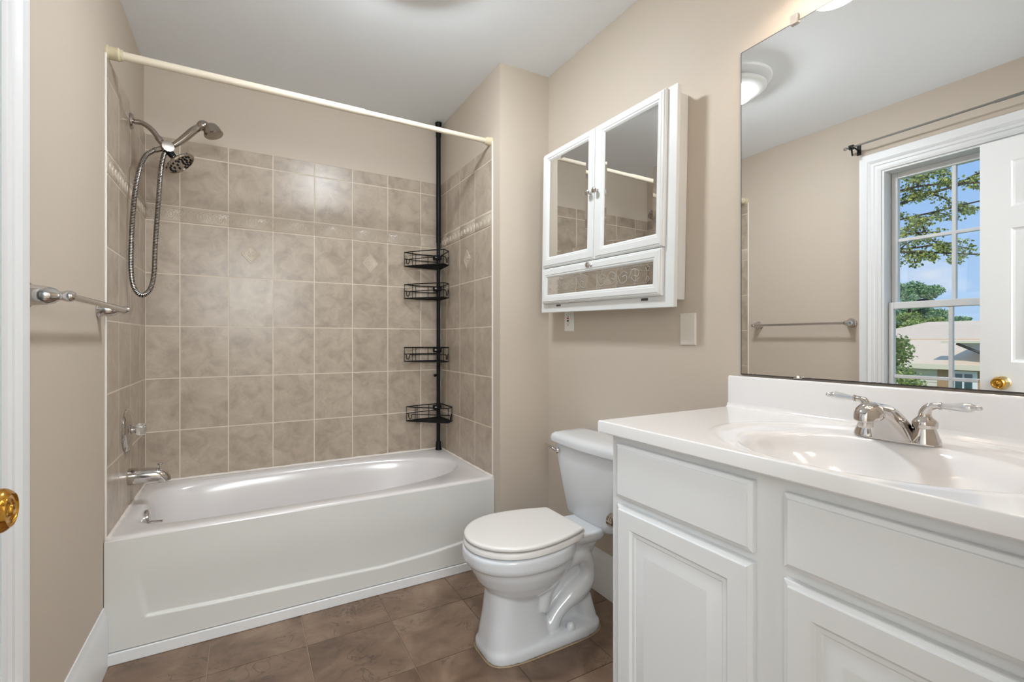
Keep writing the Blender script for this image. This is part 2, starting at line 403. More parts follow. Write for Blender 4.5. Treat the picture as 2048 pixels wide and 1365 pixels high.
ls = sash('lower_sash', -.063, WY0+.022, WY1-.022, WZ0+.02, 1.342, .024, .038, .055, 3, 2)
m = MB(); m.lathe([(.001, 0), (.020, 0), (.021, .004), (.016, .010), (.006, .012), (.001, .012)], (-.075, 1.13, 1.343), 'z', 20); m.box(-.095, -.070, 1.105, 1.155, 1.343, 1.350)
m.build('sash_lock', DARK, win, bevel=.001)

# curtain rod over the window
t = thing('curtain_rod', 'thin grey metal curtain rod over the window, seen in the mirror', 'curtain rod', (.09, .87, 2.255))
m = MB(); m.tube([(.092, .33, 2.255), (.092, .80, 2.255)], .0072, 10); m.tube([(.092, .80, 2.255), (.092, 1.425, 2.255)], .0055, 10)
m.build('rod', mat('grey_rod_metal', (150, 148, 144), .35, .8), t)
for y in (1.405, .34):
    m = MB(); m.box(0, .006, y-.010, y+.010, 2.225, 2.285); m.tube(catmull([(.004, y, 2.25), (.05, y, 2.258), (.085, y, 2.252), (.095, y, 2.243), (.104, y, 2.25)], 5), .0045, 8); m.box(.082, .100, y-.012, y+.012, 2.243, 2.266)
    m.tube([(.09, y, 2.245), (.088, y-.004, 2.205)], .005, 8)
    m.build('bracket', BLACK, t, bevel=.0015)
    e = 1 if y > 1 else -1
    m = MB(); m.ball((.092, (1.437 if e > 0 else .318), 2.255), .0105, 14); m.build('finial', CHROME, t)

# ================================================================== door (open against the left wall)
dr = bpy.data.objects.new('door_1', None); COL.objects.link(dr); dr.location = (.112, .072, 0); struct(dr)
dy0, dy1, dz0, dz1 = .080, .842, .012, 2.056; xf, xb = .130, .095
panels = []
st = .105; mid = .09; pw = (dy1-dy0-2*st-mid)/2
for z0, z1 in ((.22, .80), (1.025, 1.640), (1.738, 1.950)):
    for y0 in (dy0+st, dy0+st+pw+mid): panels.append((y0, y0+pw, z0, z1))
def face_with_panels(m, x, s, y0, y1, z0, z1, pan):
    ys = sorted({y0, y1, *[p[0] for p in pan], *[p[1] for p in pan]}); zs = sorted({z0, z1, *[p[2] for p in pan], *[p[3] for p in pan]})
    for i in range(len(ys)-1):
        for j in range(len(zs)-1):
            a, b, c_, d = ys[i], ys[i+1], zs[j], zs[j+1]
            if any(abs(p[0]-a) < 1e-6 and p[2]-1e-6 <= c_ < p[3]-1e-6 for p in pan): continue
            m.add([(x, a, c_), (x, b, c_), (x, b, d), (x, a, d)], [(0, 1, 2, 3)])
    for p in pan:
        R = [rect(x-s*h, *p, i) for i, h in ((0, 0), (.004, .006), (.012, .009), (.020, .009), (.040, .002), (.044, .002))]
        m.loft(R, caps=False); q = R[-1]; m.add(q, [(0, 1, 2, 3)])
m = MB(); face_with_panels(m, xf, 1, dy0, dy1, dz0, dz1, panels); face_with_panels(m, xb, -1, dy0, dy1, dz0, dz1, panels)
a = rect(xb, dy0, dy1, dz0, dz1); b = rect(xf, dy0, dy1, dz0, dz1)
m.loft([a, b], caps=False); m.build('leaf', TRIM, dr, smooth=20, weld=True)
KZ, KY = .928, .768
m = MB(); m.lathe([(.001, 0), (.033, 0), (.033, .003), (.029, .008), (.016, .011), (.013, .012), (.013, .022), (.001, .022)], (xf, KY, KZ), 'x', 32); m.build('rose', PBRASS, dr)
kp = [(p.x, p.y) for p in catmull([(.010, .018, 0), (.0115, .023, 0), (.018, .028, 0), (.0245, .036, 0), (.0258, .044, 0), (.0245, .051, 0), (.020, .0565, 0), (.0185, .0568, 0), (.0165, .0548, 0), (.012, .0545, 0), (.007, .0562, 0), (.0055, .0585, 0), (.001, .0595, 0)], 5)]
kn = MB(); kn.lathe(kp, (xf, KY, KZ), 'x', 64)
kn.build('knob', BRASS, dr, smooth=50)
m = MB(); m.lathe([(.001, 0), (.033, 0), (.033, -.003), (.016, -.011), (.012, -.018), (.022, -.028), (.0265, -.038), (.02, -.05), (.001, -.052)], (xb, KY, KZ), 'x', 28); m.build('knob', BRASS, dr)
m = MB(); m.box(.1, .125, dy1, dy1+.0015, KZ-.028, KZ+.028); m.box(.106, .119, dy1, dy1+.009, KZ-.008, KZ+.008); m.build('latch', PBRASS, dr)
for z in (.25, 1.05, 1.85):
    m = MB(); m.tube([(.136, .074, z-.045), (.136, .074, z+.045)], .006, 10); m.build('hinge', BRASS, dr)

# ================================================================== bathtub
TY0, TY1, TZ = 2.097, YB-TH-.002, .437
TX0, TX1 = .002, XW-.002
tub = thing('bathtub', 'white alcove bathtub below the tiled walls', 'bathtub', (.76, 2.47, 0))
N = 128
def outer(k, inset=0, z=TZ):
    a = 2*PI*k/N; cx, cy = (TX0+TX1)/2, (TY0+TY1)/2; hx, hy = (TX1-TX0)/2-inset, (TY1-TY0)/2-inset
    t = a; ca, sa = math.cos(t), math.sin(t)
    s_ = max(abs(ca), abs(sa)); return (cx+hx*ca/s_, cy+hy*sa/s_, z)
def bowl(k, x0, x1, y0, y1, z, nl, nr):
    # distribute like the outer loop: superellipse by angle
    a = 2*PI*k/N; ca, sa = math.cos(a), math.sin(a); cx = (x0+x1)/2; cy = (y0+y1)/2; hx = (x1-x0)/2; hy = (y1-y0)/2
    n_ = nr if ca > 0 else nl
    n_ = nl+(nr-nl)*sstep(-.25, .25, ca)
    r = (abs(ca)**n_+abs(sa)**n_)**(-1/n_)
    return (cx+hx*r*ca, cy+hy*r*sa, z)
rings = [[outer(k, 0, TZ-.012) for k in range(N)], [outer(k, .0015, TZ-.004) for k in range(N)], [outer(k, .006, TZ) for k in range(N)], [outer(k, .03, TZ-.0005) for k in range(N)]]
B = [(.050, 1.462, 2.178, 2.778, .434, 7, 2.35), (.058, 1.455, 2.184, 2.772, .431, 6.5, 2.35), (.064, 1.446, 2.191, 2.765, .424, 6, 2.35), (.070, 1.436, 2.199, 2.757, .408, 5.5, 2.35), (.078, 1.420, 2.207, 2.749, .37, 5, 2.4), (.092, 1.36, 2.222, 2.733, .28, 4.5, 2.5),
     (.115, 1.27, 2.24, 2.712, .19, 4, 2.7), (.15, 1.18, 2.265, 2.685, .12, 3.6, 2.9), (.20, 1.10, 2.30, 2.65, .092, 3.4, 3), (.35, .95, 2.38, 2.58, .086, 3, 3), (.6, .7, 2.46, 2.50, .085, 2, 2)]
for b_ in B: rings.append([bowl(k, *b_) for k in range(N)])
m = MB(); m.loft(rings, caps=False); m.add(rings[-1], [tuple(range(N))])
m.build('basin', TUB, tub, smooth=60)
# apron
cr = [(.05, .150), (.117, .142), (.332, .133), (.602, .127), (.959, .117), (1.187, .127), (1.341, .144), (1.46, .168), (1.52, .185)]
def zcre(x):
    for (a, za), (b, zb) in zip(cr, cr[1:]):
        if x <= b: return za+(zb-za)*max(0, (x-a)/(b-a))
    return cr[-1][1]
nx, nz_ = 240, 110
vs = []; fs = []
zb0 = .044
for j in range(nz_+1):
    z = zb0+(TZ-.010-zb0)*j/nz_
    for i in range(nx+1):
        x = TX0+(TX1-TX0)*i/nx
        xl = .117-(z-.142)*.17
        inside = sstep(-.004, .006, z-zcre(x))*sstep(-.004, .006, x-xl)
        amt = .0075*(1-sstep(.16, .34, z)) if z < .34 else 0
        y = TY0+amt*inside
        vs.append((x, y, z))
for j in range(nz_):
    for i in range(nx):
        a = j*(nx+1)+i; fs.append((a, a+1, a+nx+2, a+nx+1))
m = MB(); m.add(vs, fs); m.add([(TX0, TY0, TZ-.010), (TX1, TY0, TZ-.010), (TX1, TY0+.02, TZ-.012), (TX0, TY0+.02, TZ-.012)], [(0, 1, 2, 3)])
m.build('apron', mat('apron_enamel', (222, 221, 216), .3, var=.008), tub, smooth=60, recalc=False)
for p in tub.children[-1].data.polygons: pass
m = MB(); m.box(TX0, TX1, TY0-.007, TY0+.012, 0, .041); m.build('base_strip', TRIM, tub, bevel=.003)
# caulk along the walls
m = MB()
def bead(pts, r):
    P = []; n_ = 40
    for i in range(len(pts)-1):
        for k in range(n_):
            a = Vector(pts[i]).lerp(Vector(pts[i+1]), k/n_); P.append(a)
    P.append(Vector(pts[-1])); m.tube(P, [r*(.7+.6*rnd.random()) for _ in P], 8)
bead([(TH+.003, TY0+.004, TZ), (TH+.003, TY1-.003, TZ+.002), (XW-TH-.003, TY1-.003, TZ+.002), (XW-TH-.003, TY0+.004, TZ)], .0065)
m.build('caulk', CAULK, tub, smooth=60)
# overflow plate with trip lever
xo = .0765; yo = 2.42; zo = .397
ax = (Vector((0, 1, 0)), Vector((-.2, 0, .98)).normalized(), Vector((.98, 0, .2)).normalized())
m = MB(); m.lathe([(.001, -.004), (.030, -.004), (.031, 0), (.029, .006), (.020, .010), (.001, .011)], (xo, yo, zo), ax, 32)
ov = m.build('overflow_plate', CHROME, tub)
m = MB(); m.tube(catmull([(xo+.008, yo-.004, zo-.012), (xo+.018, yo-.008, zo-.018), (xo+.05, yo-.016, zo-.02)], 5), [.003, .0032, .0032, .0034, .0034, .0036, .0038, .004, .0042, .0046, .005][:11], 10)
m.build('lever', CHROME, ov)
m = MB(); m.lathe([(.001, 0), (.03, 0), (.031, .003), (.02, .005), (.001, .003)], (.30, 2.475, .0875), 'z', 24); m.build('drain', CHROME, tub)

# ================================================================== tub spout
t = thing('tub_spout', 'chrome tub spout with a lift knob on the left tiled wall', 'tub spout', (TH, 2.46, .56))
m = MB()
path = [(.006, .563, .0335), (.012, .563, .0345), (.04, .562, .033), (.072, .561, .031), (.095, .560, .029), (.110, .556, .0275), (.120, .549, .0255), (.126, .540, .0235), (.128, .530, .0225)]
rings = []
pp = [Vector((x, 2.46, z)) for x, z, r in path]
for i, (x, z, r) in enumerate(path):
    T = (pp[min(i+1, len(pp)-1)]-pp[max(i-1, 0)]).normalized(); u = Vector((0, 1, 0)); v = T.cross(u)
    rings.append([pp[i]+u*(r*math.cos(2*PI*k/28))+v*(r*math.sin(2*PI*k/28)) for k in range(28)])
m.loft(rings); m.build('spout', CHROME, t)
m = MB(); m.lathe([(.0035, 0), (.0035, .018), (.003, .02), (.010, .022), (.0115, .025), (.009, .028), (.001, .0285)], (.113, 2.46, .578), 'z', 18); m.build('diverter_knob', CHROME, t)

# ================================================================== shower valve
t = thing('shower_valve', 'round chrome valve plate with clear knob on left tiled wall', 'shower valve', (TH, 2.42, .761))
m = MB(); m.lathe([(.001, 0), (.086, 0), (.087, .004), (.083, .010), (.078, .012), (.074, .010), (.070, .013), (.05, .018), (.02, .022), (.001, .022)], (TH, 2.42, .761), 'x', 48); m.build('escutcheon', CHROME, t)
m = MB(); m.lathe([(.001, .018), (.014, .018), (.0145, .034), (.012, .036), (.001, .036)], (TH, 2.42, .761), 'x', 24); m.build('stem', CHROME, t)
m = MB(); rings = []
for r, h in ((.016, .030), (.021, .034), (.023, .041), (.023, .056), (.020, .062), (.010, .065)):
    rings.append([(TH+h, 2.42+r*(1+.07*math.cos(8*2*PI*k/48))*math.cos(2*PI*k/48), .761+r*(1+.07*math.cos(8*2*PI*k/48))*math.sin(2*PI*k/48)) for k in range(48)])
m.loft(rings); m.build('knob', ACRY, t)

# ================================================================== dual shower head
YS = 2.50
t = thing('shower_fixture', 'chrome dual shower head with hand shower and looped metal hose', 'shower head', (TH, YS, 2.05))
m = MB(); m.lathe([(.001, 0), (.032, 0), (.033, .003), (.029, .009), (.016, .013), (.011, .014), (.001, .014)], (TH, YS+.005, 2.048), 'x', 32); m.build('flange', NICKEL, t)
m = MB(); m.tube(catmull([(.01, YS+.005, 2.048), (.045, YS+.004, 2.047), (.078, YS, 2.024), (.104, YS, 1.989)], 8), .0105, 16)
m.tube([(.098, YS, 1.997), (.103, YS, 1.990), (.110, YS, 1.981)], [.0125, .0135, .0125], 16); m.build('shower_arm', NICKEL, t)
J = Vector((.128, YS, 1.957))
m = MB(); m.ball(J, .023, 24, (1, 1, 1)); m.tube([J+Vector((-.022, 0, .026)), J], [.011, .012], 14)
ca = Vector((.36, -.93, .05)).normalized(); m.tube([J, J+ca*.027], [.0235, .0225], 28)
m.tube([J, J+Vector((-.038, -.008, -.020))], [.011, .0115], 14); m.tube([J, J+Vector((.030, -.004, .018))], [.012, .012], 14)
m.build('diverter', NICKEL, t)
m = MB(); m.tube([J+Vector((.008, 0, -.012)), J+Vector((.026, 0, -.034))], [.016, .013], 14); m.build('pivot', BLACK, t)
# fixed head
hc = Vector((.178, YS, 1.898)); hn = Vector((.637, -.147, -.754)).normalized()
hu = hn.cross(Vector((0, 1, 0))).normalized(); hv = hn.cross(hu)
axh = (hu, hv, hn)
m = MB(); m.lathe([(.012, -.045), (.013, -.030), (.024, -.018), (.056, -.010), (.063, -.005), (.064, 0), (.062, .004), (.056, .005), (.056, .002), (.001, .003)], hc, axh, 40)
fh = m.build('fixed_head', NICKEL, t)
m = MB()
for rr, nn in ((.014, 6), (.029, 12), (.046, 18)):
    for k in range(nn):
        if rnd.random() < .12: continue
        a = 2*PI*k/nn+rr*40; p = hc+hu*(rr*math.cos(a))+hv*(rr*math.sin(a)); m.lathe([(.0045, 0), (.0042, .0045), (.001, .005)], p+hn*.002, axh, 8)
m.build('nozzles', BLACK, fh)['kind'] = 'stuff'
m = MB(); m.tube([J+Vector((.02, 0, -.028)), hc-hn*.038], [.0125, .0135], 16); m.build('swivel', NICKEL, t)
# hand shower
hp = catmull([J+Vector((.024, -.004, .012)), (.185, YS, 2.004), (.225, YS, 2.052), (.252, YS, 2.078)], 6)
m = MB(); nn = len(hp); m.tube(hp, [.0105+.004*math.sin(PI*i/(nn-1))+.003*i/(nn-1) for i in range(nn)], 16)
nk = Vector((.268, YS, 2.088))
dn = Vector((.35, -.12, -.93)).normalized(); du = dn.cross(Vector((0, 1, 0))).normalized(); dv = dn.cross(du)
hc2 = Vector((.302, YS, 2.050))
m.lathe([(.001, -.052), (.016, -.050), (.027, -.042), (.034, -.028), (.0365, -.012), (.039, -.006), (.039, .000), (.035, .004), (.001, .004)], hc2, (du, dv, dn), 32)
m.tube(catmull([(.245, YS, 2.070), (.262, YS, 2.084), (.285, YS, 2.088)], 5), [.015, .017, .019, .021, .022, .022, .022, .02, .018, .014, .01], 16)
m.build('hand_shower', NICKEL, t)
# hose
H = [(.090, YS-.01, 1.937), (.062, YS-.03, 1.90), (.047, YS-.055, 1.84), (.034, YS-.07, 1.74), (.026, YS-.078, 1.62), (.022, YS-.08, 1.50), (.022, YS-.08, 1.41), (.030, YS-.08, 1.345), (.053, YS-.078, 1.310), (.079, YS-.06, 1.335),
     (.091, YS-.045, 1.40), (.095, YS-.035, 1.53), (.104, YS-.025, 1.72), (.112, YS-.015, 1.86), (.122, YS-.01, 1.925), (.127, YS-.006, 1.942)]
hp = catmull(H, 30)
# resample by length
L_ = [0]
for a, b in zip(hp, hp[1:]): L_.append(L_[-1]+(b-a).length)
tot = L_[-1]; stp = .0032; pts = []; j = 0
for i in range(int(tot/stp)):
    s = i*stp
    while L_[j+1] < s: j += 1
    pts.append(hp[j].lerp(hp[j+1], (s-L_[j])/(L_[j+1]-L_[j])))
m = MB(); m.tube(pts, .0080, 12); hz = m.build('hose', BLACK, t, smooth=60)
m = MB()
for i in range(2, len(pts)-4, 2):
    d = (pts[i+1]-pts[i-1]).normalized(); m.tube([pts[i]-d*.0022, pts[i]-d*.0015, pts[i]+d*.0015, pts[i]+d*.0022], [.0082, .0097, .0097, .0082], 14, caps=False)
m.build('steel_coils', STEEL, hz, smooth=60)

# ================================================================== shower curtain rod
t = thing('shower_rod', 'cream tension shower rod across the tub alcove', 'shower rod', (.76, 2.137, 2.139))
m = MB(); m.tube([(.03, 2.137, 2.139), (.885, 2.137, 2.139)], .0145, 20); m.build('outer_tube', RODM, t)
m = MB(); m.tube([(.88, 2.137, 2.139), (.895, 2.137, 2.139), (XW-.03, 2.137, 2.139)], [.0140, .0120, .0120], 20); m.build('inner_tube', RODM, t)
m = MB(); m.lathe([(.001, .0005), (.024, .0005), (.024, .006), (.022, .008), (.0215, .03), (.0225, .032), (.0225, .036), (.019, .04), (.0185, .048), (.001, .05)], (0, 2.137, 2.139), 'x', 28); m.build('end_cap', CAPM, t)
m = MB(); m.lathe([(.001, .0005), (.022, .0005), (.0225, .004), (.020, .008), (.0195, .024), (.0165, .028), (.016, .036), (.001, .038)], (XW, 2.137, 2.139), 'x', 28, -1); m.build('end_cap', CAPM, t)

# ================================================================== tension-pole shower caddy
PX, PY = 1.482, 2.796
t = thing('shower_caddy', 'black tension pole caddy with four wire baskets in the tub corner', 'shower caddy', (PX, PY, TZ))
m = MB(); m.tube([(PX, PY, TZ+.02), (PX, PY, 1.74)], .0118, 16); m.tube([(PX, PY, 1.74), (PX, PY, zc(PX)-.09)], .0145, 16); m.build('pole', BLACK, t)
m = MB(); m.lathe([(.019, 0), (.020, .004), (.016, .018), (.0155, .05), (.0115, .055), (.001, .055)], (PX, PY, TZ), 'z', 20); m.build('foot', BLACK, t)
m = MB(); m.lathe([(.0165, 0), (.0165, .06), (.020, .075), (.021, .088), (.001, .0885)], (PX, PY, zc(PX)-.092), 'z', 20); m.build('top_cup', BLACK, t)
m = MB(); m.tube([(PX, PY, .905), (PX-.022, PY-.004, .905)], .006, 10); m.tube([(PX-.022, PY-.004, .905), (PX-.03, PY-.005, .905)], .009, 10); m.build('set_knob', BLACK, t)
def basket(z0, z1, rot, dx=0, dy=0):
    plan = [(1.503, 2.826), (1.345, 2.826), (1.267, 2.806), (1.300, 2.752), (1.437, 2.592), (1.488, 2.640)]
    def R(p):
        x, y = p[0]-PX, p[1]-PY; c_, s_ = math.cos(rot), math.sin(rot); return (PX+x*c_-y*s_+dx, PY+x*s_+y*c_+dy)
    P = [R(p) for p in plan]
    m = MB(); r = .0024
    loop = lambda z, rr: m.tube([(x, y, z) for x, y in P for _ in (0,)], rr, 8, closed=True)
    # straight-sided loops with doubled corners keep their section
    def straight(z, rr):
        for a, b in zip(P, P[1:]+P[:1]): m.tube([(a[0], a[1], z), (b[0], b[1], z)], rr, 8)
        for a in P: m.ball((a[0], a[1], z), rr, 8)
    straight(z1, .0030); straight(z0, .0030)
    for a in P: m.tube([(a[0], a[1], z0), (a[0], a[1], z1)], .0018, 6)
    for f in (.5,):
        for a, b in ((P[0], P[1]),):
            x, y = a[0]+(b[0]-a[0])*f, a[1]+(b[1]-a[1])*f; m.tube([(x, y, z0), (x, y, z1)], .0018, 6)
    zm = z0+(z1-z0)*.53
    def hooked(a, b, hk):
        a = Vector((a[0], a[1], zm)); b = Vector((b[0], b[1], zm)); d = (b-a).normalized(); Ld = (b-a).length
        q = [a, a+d*.010, a+d*.014+Vector((0, 0, -.006)), a+d*.015+Vector((0, 0, -.022)), a+d*.019+Vector((0, 0, -.030)), a+d*.025+Vector((0, 0, -.033)), a+d*.031+Vector((0, 0, -.030)), a+d*.034+Vector((0, 0, -.022)), a+d*.035+Vector((0, 0, -.010)), a+d*.038+Vector((0, 0, -.004)), b]
        if hk: m.tube(q, .0026, 8)
        else: m.tube([a, b], .0026, 8)
    hooked(P[2], P[4], True); hooked(P[5], P[4], True); m.tube([(P[2][0], P[2][1], zm), (P[1][0], P[1][1], zm)], .0026, 8)
    hooked(P[1], P[0], False)
    # floor wires parallel to the front edge
    A = Vector((*P[2], z0)); B_ = Vector((*P[4], z0)); Cc = Vector((*P[0], z0)); E1 = Vector((*P[1], z0)); E2 = Vector((*P[5], z0))
    for k in range(1, 12):
        f = k/12; a = A.lerp(E1, min(1, f*2)) if f < .5 else E1.lerp(Cc, f*2-1); b = B_.lerp(E2, min(1, f*2)) if f < .5 else E2.lerp(Cc, f*2-1)
        m.tube([a, b], .0020, 6)
    m.tube([Cc, A.lerp(B_, .5)], .0026, 6)
    b = m.build('basket', BLACK, t, smooth=60)
    zz = z1-.012
    m = MB(); m.box(PX-.034, PX+.014, PY-.020, PY+.012, zz-.018, zz+.008); m.build('clamp', BLACK, b, bevel=.003)
    m = MB(); m.lathe([(.001, 0), (.0062, 0), (.0055, .003), (.001, .004)], (PX-.026, PY-.022, zz-.004), 'y', 14, -1); m.build('screw', SCREW, b)
basket(1.576, 1.660, 0); basket(1.380, 1.464, 0); basket(.997, 1.081, 0); basket(.637, .722, .10, .006, 0)

# ================================================================== towel bar
t = thing('towel_bar', 'chrome towel bar with flared posts on left beige wall', 'towel bar', (0, 1.73, 1.228))
XBAR = .072
for y in (1.445, 2.030):
    m = MB(); m.lathe([(.001, 0), (.0290, 0), (.0300, .003), (.0265, .007), (.0240, .009), (.0228, .018), (.0215, .034), (.0175, .047), (.0115, .054), (.0100, .058), (.0110, .062), (.0135, .069), (.0130, .076), (.009, .083), (.001, .085)], (0, y, 1.228), 'x', 28)
    m.build('post', CHROME, t)
m = MB(); m.tube([(XBAR, 1.445, 1.228), (XBAR, 2.03, 1.228)], .0082, 18); m.build('bar', CHROME, t)

# ================================================================== medicine cabinet
mc = thing('medicine_cabinet', 'white wall cabinet with two mirrored doors and a mirrored flap', 'medicine cabinet', (XR, 1.15, 1.25))
TILT = 0
cy0, cy1, cz0, cz1 = 1.165, 1.932, 1.272, 2.003
m = MB(); m.box(1.733, XR-.001, cy0, cy1, cz0, cz1); m.build('body', MEDW, mc, bevel=.002)
fy0, fy1, fz0, fz1 = 1.137, 1.960, 1.242, 2.012
m = MB(); m.box(1.715, 1.733, fy0, fy1, fz0, fz1); m.build('face_frame', MEDW, mc, bevel=.002)
def mdoor(y0, y1, z0, z1, gy0, gy1, gz0, gz1, name):
    xa = 1.714; R = []
    for x, i in ((xa, 0), (1.703, 0), (1.701, .004), (1.697, .005), (1.6955, .010), (1.693, .012)): R.append(rect(x, y0, y1, z0, z1, i))
    m = MB()
    g = lambda x, i: rect(x, gy0, gy1, gz0, gz1, i)
    R += [g(1.693, -.014), g(1.695, -.012), g(1.696, -.006), g(1.6985, -.003), g(1.7015, 0)]
    m.loft(R, caps=False); m.add(rect(xa, y0, y1, z0, z1), [(0, 1, 2, 3)]); m.add(g(1.7015, 0), [(0, 1, 2, 3)])
    d = m.build(name, MEDW, mc, smooth=25)
    m = MB(); m.loft([g(1.7012, .0002), g(1.7000, .015), g(1.7000, .0152)], caps=False); m.add(g(1.7000, .0152), [(0, 1, 2, 3)])
    m.build('mirror_panel', MIRG, d, smooth=0)
    return d
d1 = mdoor(1.5445, 1.930, 1.456, 2.008, 1.594, 1.881, 1.508, 1.966, 'door')
d2 = mdoor(1.177, 1.5425, 1.456, 2.008, 1.211, 1.489, 1.505, 1.964, 'door')
d3 = mdoor(1.182, 1.932, 1.284, 1.4535, 1.221, 1.891, 1.327, 1.408, 'flap')
def mknob(y, z, p):
    m = MB(); m.lathe([(.001, 0), (.007, 0), (.007, .002), (.0045, .004), (.0045, .010), (.010, .014), (.0125, .019), (.0115, .024), (.007, .027), (.001, .0275)], (1.693, y, z), 'x', 22, -1); m.build('knob', CHROME, p)
mknob(1.566, 1.735, d1); mknob(1.523, 1.735, d2); mknob(1.556, 1.432, d3)
# frosted scrolls on the flap glass
m = MB()
def ribbon(pts, wd):
    P = catmull(pts, 6); x = 1.6994
    L1 = []; L2 = []
    for i in range(len(P)):
        a = P[max(i-1, 0)]; b = P[min(i+1, len(P)-1)]; d = (b-a); n_ = Vector((0, -d.z, d.y)).normalized()*wd*.5
        L1.append((x, P[i].y+n_.y, P[i].z+n_.z)); L2.append((x, P[i].y-n_.y, P[i].z-n_.z))
    m.loft([L1, L2], closed=False, caps=False)
zc0 = 1.3675
for sgn in (-1, 1):
    for k in range(4):
        yb = 1.556+sgn*(.03+.062*k); a = .024 if k % 2 else -.024
        ribbon([(0, yb, zc0-a*.3), (0, yb+sgn*.02, zc0+a), (0, yb+sgn*.05, zc0+a*.6), (0, yb+sgn*.045, zc0-a*.2), (0, yb+sgn*.025, zc0)], .0024)
        ribbon([(0, yb+sgn*.01, zc0-a*.2), (0, yb+sgn*.03, zc0-a*.9), (0, yb+sgn*.055, zc0-a*.4)], .0018)
    ye = 1.556+sgn*.300
    for q in (-.024, .024):
        ribbon([(0, ye, zc0+q), (0, ye+sgn*.010, zc0+q*.4), (0, ye+sgn*.018, zc0+q*.9), (0, ye+sgn*.010, zc0+q*1.25)], .0018)
for z in (zc0-.033, zc0+.033): ribbon([(0, 1.245, z), (0, 1.40, z), (0, 1.867, z)], .0008)
m.build('etched_scrolls', ETCH, d3, smooth=0, recalc=False)
for y in (1.815, 1.272):
    m = MB(); m.box(1.7125, 1.715, y-.016, y+.016, 1.270, 1.2785); m.build('hinge', mat('hinge_steel', (110, 108, 104), .35, .9), mc)
piv = Vector((XR, 1.15, 1.25)); mc.rotation_euler = (math.radians(1.35), 0, math.radians(.55))

# ================================================================== outlet and blank plate
t = thing('outlet', 'white outlet with red and black buttons, partly below the wall cabinet', 'outlet', (XR, 1.86, 1.227))
m = MB(); m.loft([rect(XR, 1.824, 1.896, 1.169, 1.285), rect(XR-.003, 1.824, 1.896, 1.169, 1.285), rect(XR-.0055, 1.824, 1.896, 1.169, 1.285, .004)]); m.build('cover_plate', OUTL, t, smooth=20)
m = MB(); m.box(XR-.009, XR-.005, 1.843, 1.877, 1.193, 1.261); m.build('receptacle', OUTL, t, bevel=.001)
m = MB(); m.box(XR-.011, XR-.0085, 1.8535, 1.8665, 1.229, 1.236); m.build('reset_button', REDP, t)
m = MB(); m.box(XR-.011, XR-.0085, 1.8535, 1.8665, 1.217, 1.224); m.build('test_button', DARK, t)
for z in (1.204, 1.245):
    m = MB()
    for y, h in ((1.852, .008), (1.868, .0065)): m.box(XR-.0094, XR-.0088, y-.0009, y+.0009, z+.002, z+.002+h)
    m.box(XR-.0094, XR-.0088, 1.8575, 1.8625, z-.006, z-.001)
    m.build('slots', DARK, t, smooth=0)
t = thing('blank_plate', 'almond blank wall plate with two screws beside the mirror', 'wall plate', (XR, 1.149, 1.166))
m = MB(); m.loft([rect(XR, 1.114, 1.184, 1.108, 1.223), rect(XR-.003, 1.114, 1.184, 1.108, 1.223), rect(XR-.006, 1.114, 1.184, 1.108, 1.223, .005)]); m.build('plate', PLATE, t, smooth=20)
for z in (1.124, 1.207):
    m = MB(); m.lathe([(.001, 0), (.0035, 0), (.003, .0012), (.001, .0014)], (XR-.006, 1.149, z), 'x', 14, -1); m.build('screw', OUTL, t)

# ================================================================== wall mirror
MY0, MY1, MZ0, MZ1 = .075, .941, 1.0165, 2.043
t = thing('wall_mirror', 'large frameless wall mirror above the white vanity backsplash', 'mirror', (XR, .5, MZ0))
MB().box(1.8005, 1.8058, MY0, MY1, MZ0, MZ1).build('backing', DARK, t, smooth=0)
MB().box(1.800, 1.8004, MY0, MY1-.0015, MZ0+.0035, MZ1-.0015).build('glass', MIRR, t, smooth=0)
# flaked edge along the bottom
vs = []; fs = []; n_ = 260
for i in range(n_+1):
    y = MY0+(MY1-MY0)*i/n_; h = .0020+.0012*rnd.random()+.0018*max(0, math.sin(i*.13+1))*rnd.random()
    vs += [(1.7996, y, MZ0), (1.7996, y, MZ0+h)]
for i in range(n_): fs.append((2*i, 2*i+2, 2*i+3, 2*i+1))
m = MB(); m.add(vs, fs); m.add([(1.7996, MY1-.002, MZ0), (1.7996, MY1, MZ0), (1.7996, MY1, MZ1), (1.7996, MY1-.002, MZ1)], [(0, 1, 2, 3)]); m.add([(1.7996, MY0, MZ1-.0018), (1.7996, MY1, MZ1-.0018), (1.7996, MY1, MZ1), (1.7996, MY0, MZ1)], [(0, 1, 2, 3)])
m.build('flaked_edge', DEBR, t, smooth=0, recalc=False)
m = MB(); m.box(1.793, 1.806, .760, .782, MZ1-.008, MZ1+.020); m.build('top_clip', CLIP, t, bevel=.002)
m = MB(); m.box(1.793, 1.800, .748, .772, MZ0-.001, MZ0+.006); m.tube([(1.795, .76, MZ0+.004), (1.79, .757, MZ0+.005)], .0045, 10); m.build('bottom_clip', CHROME, t, bevel=.001)

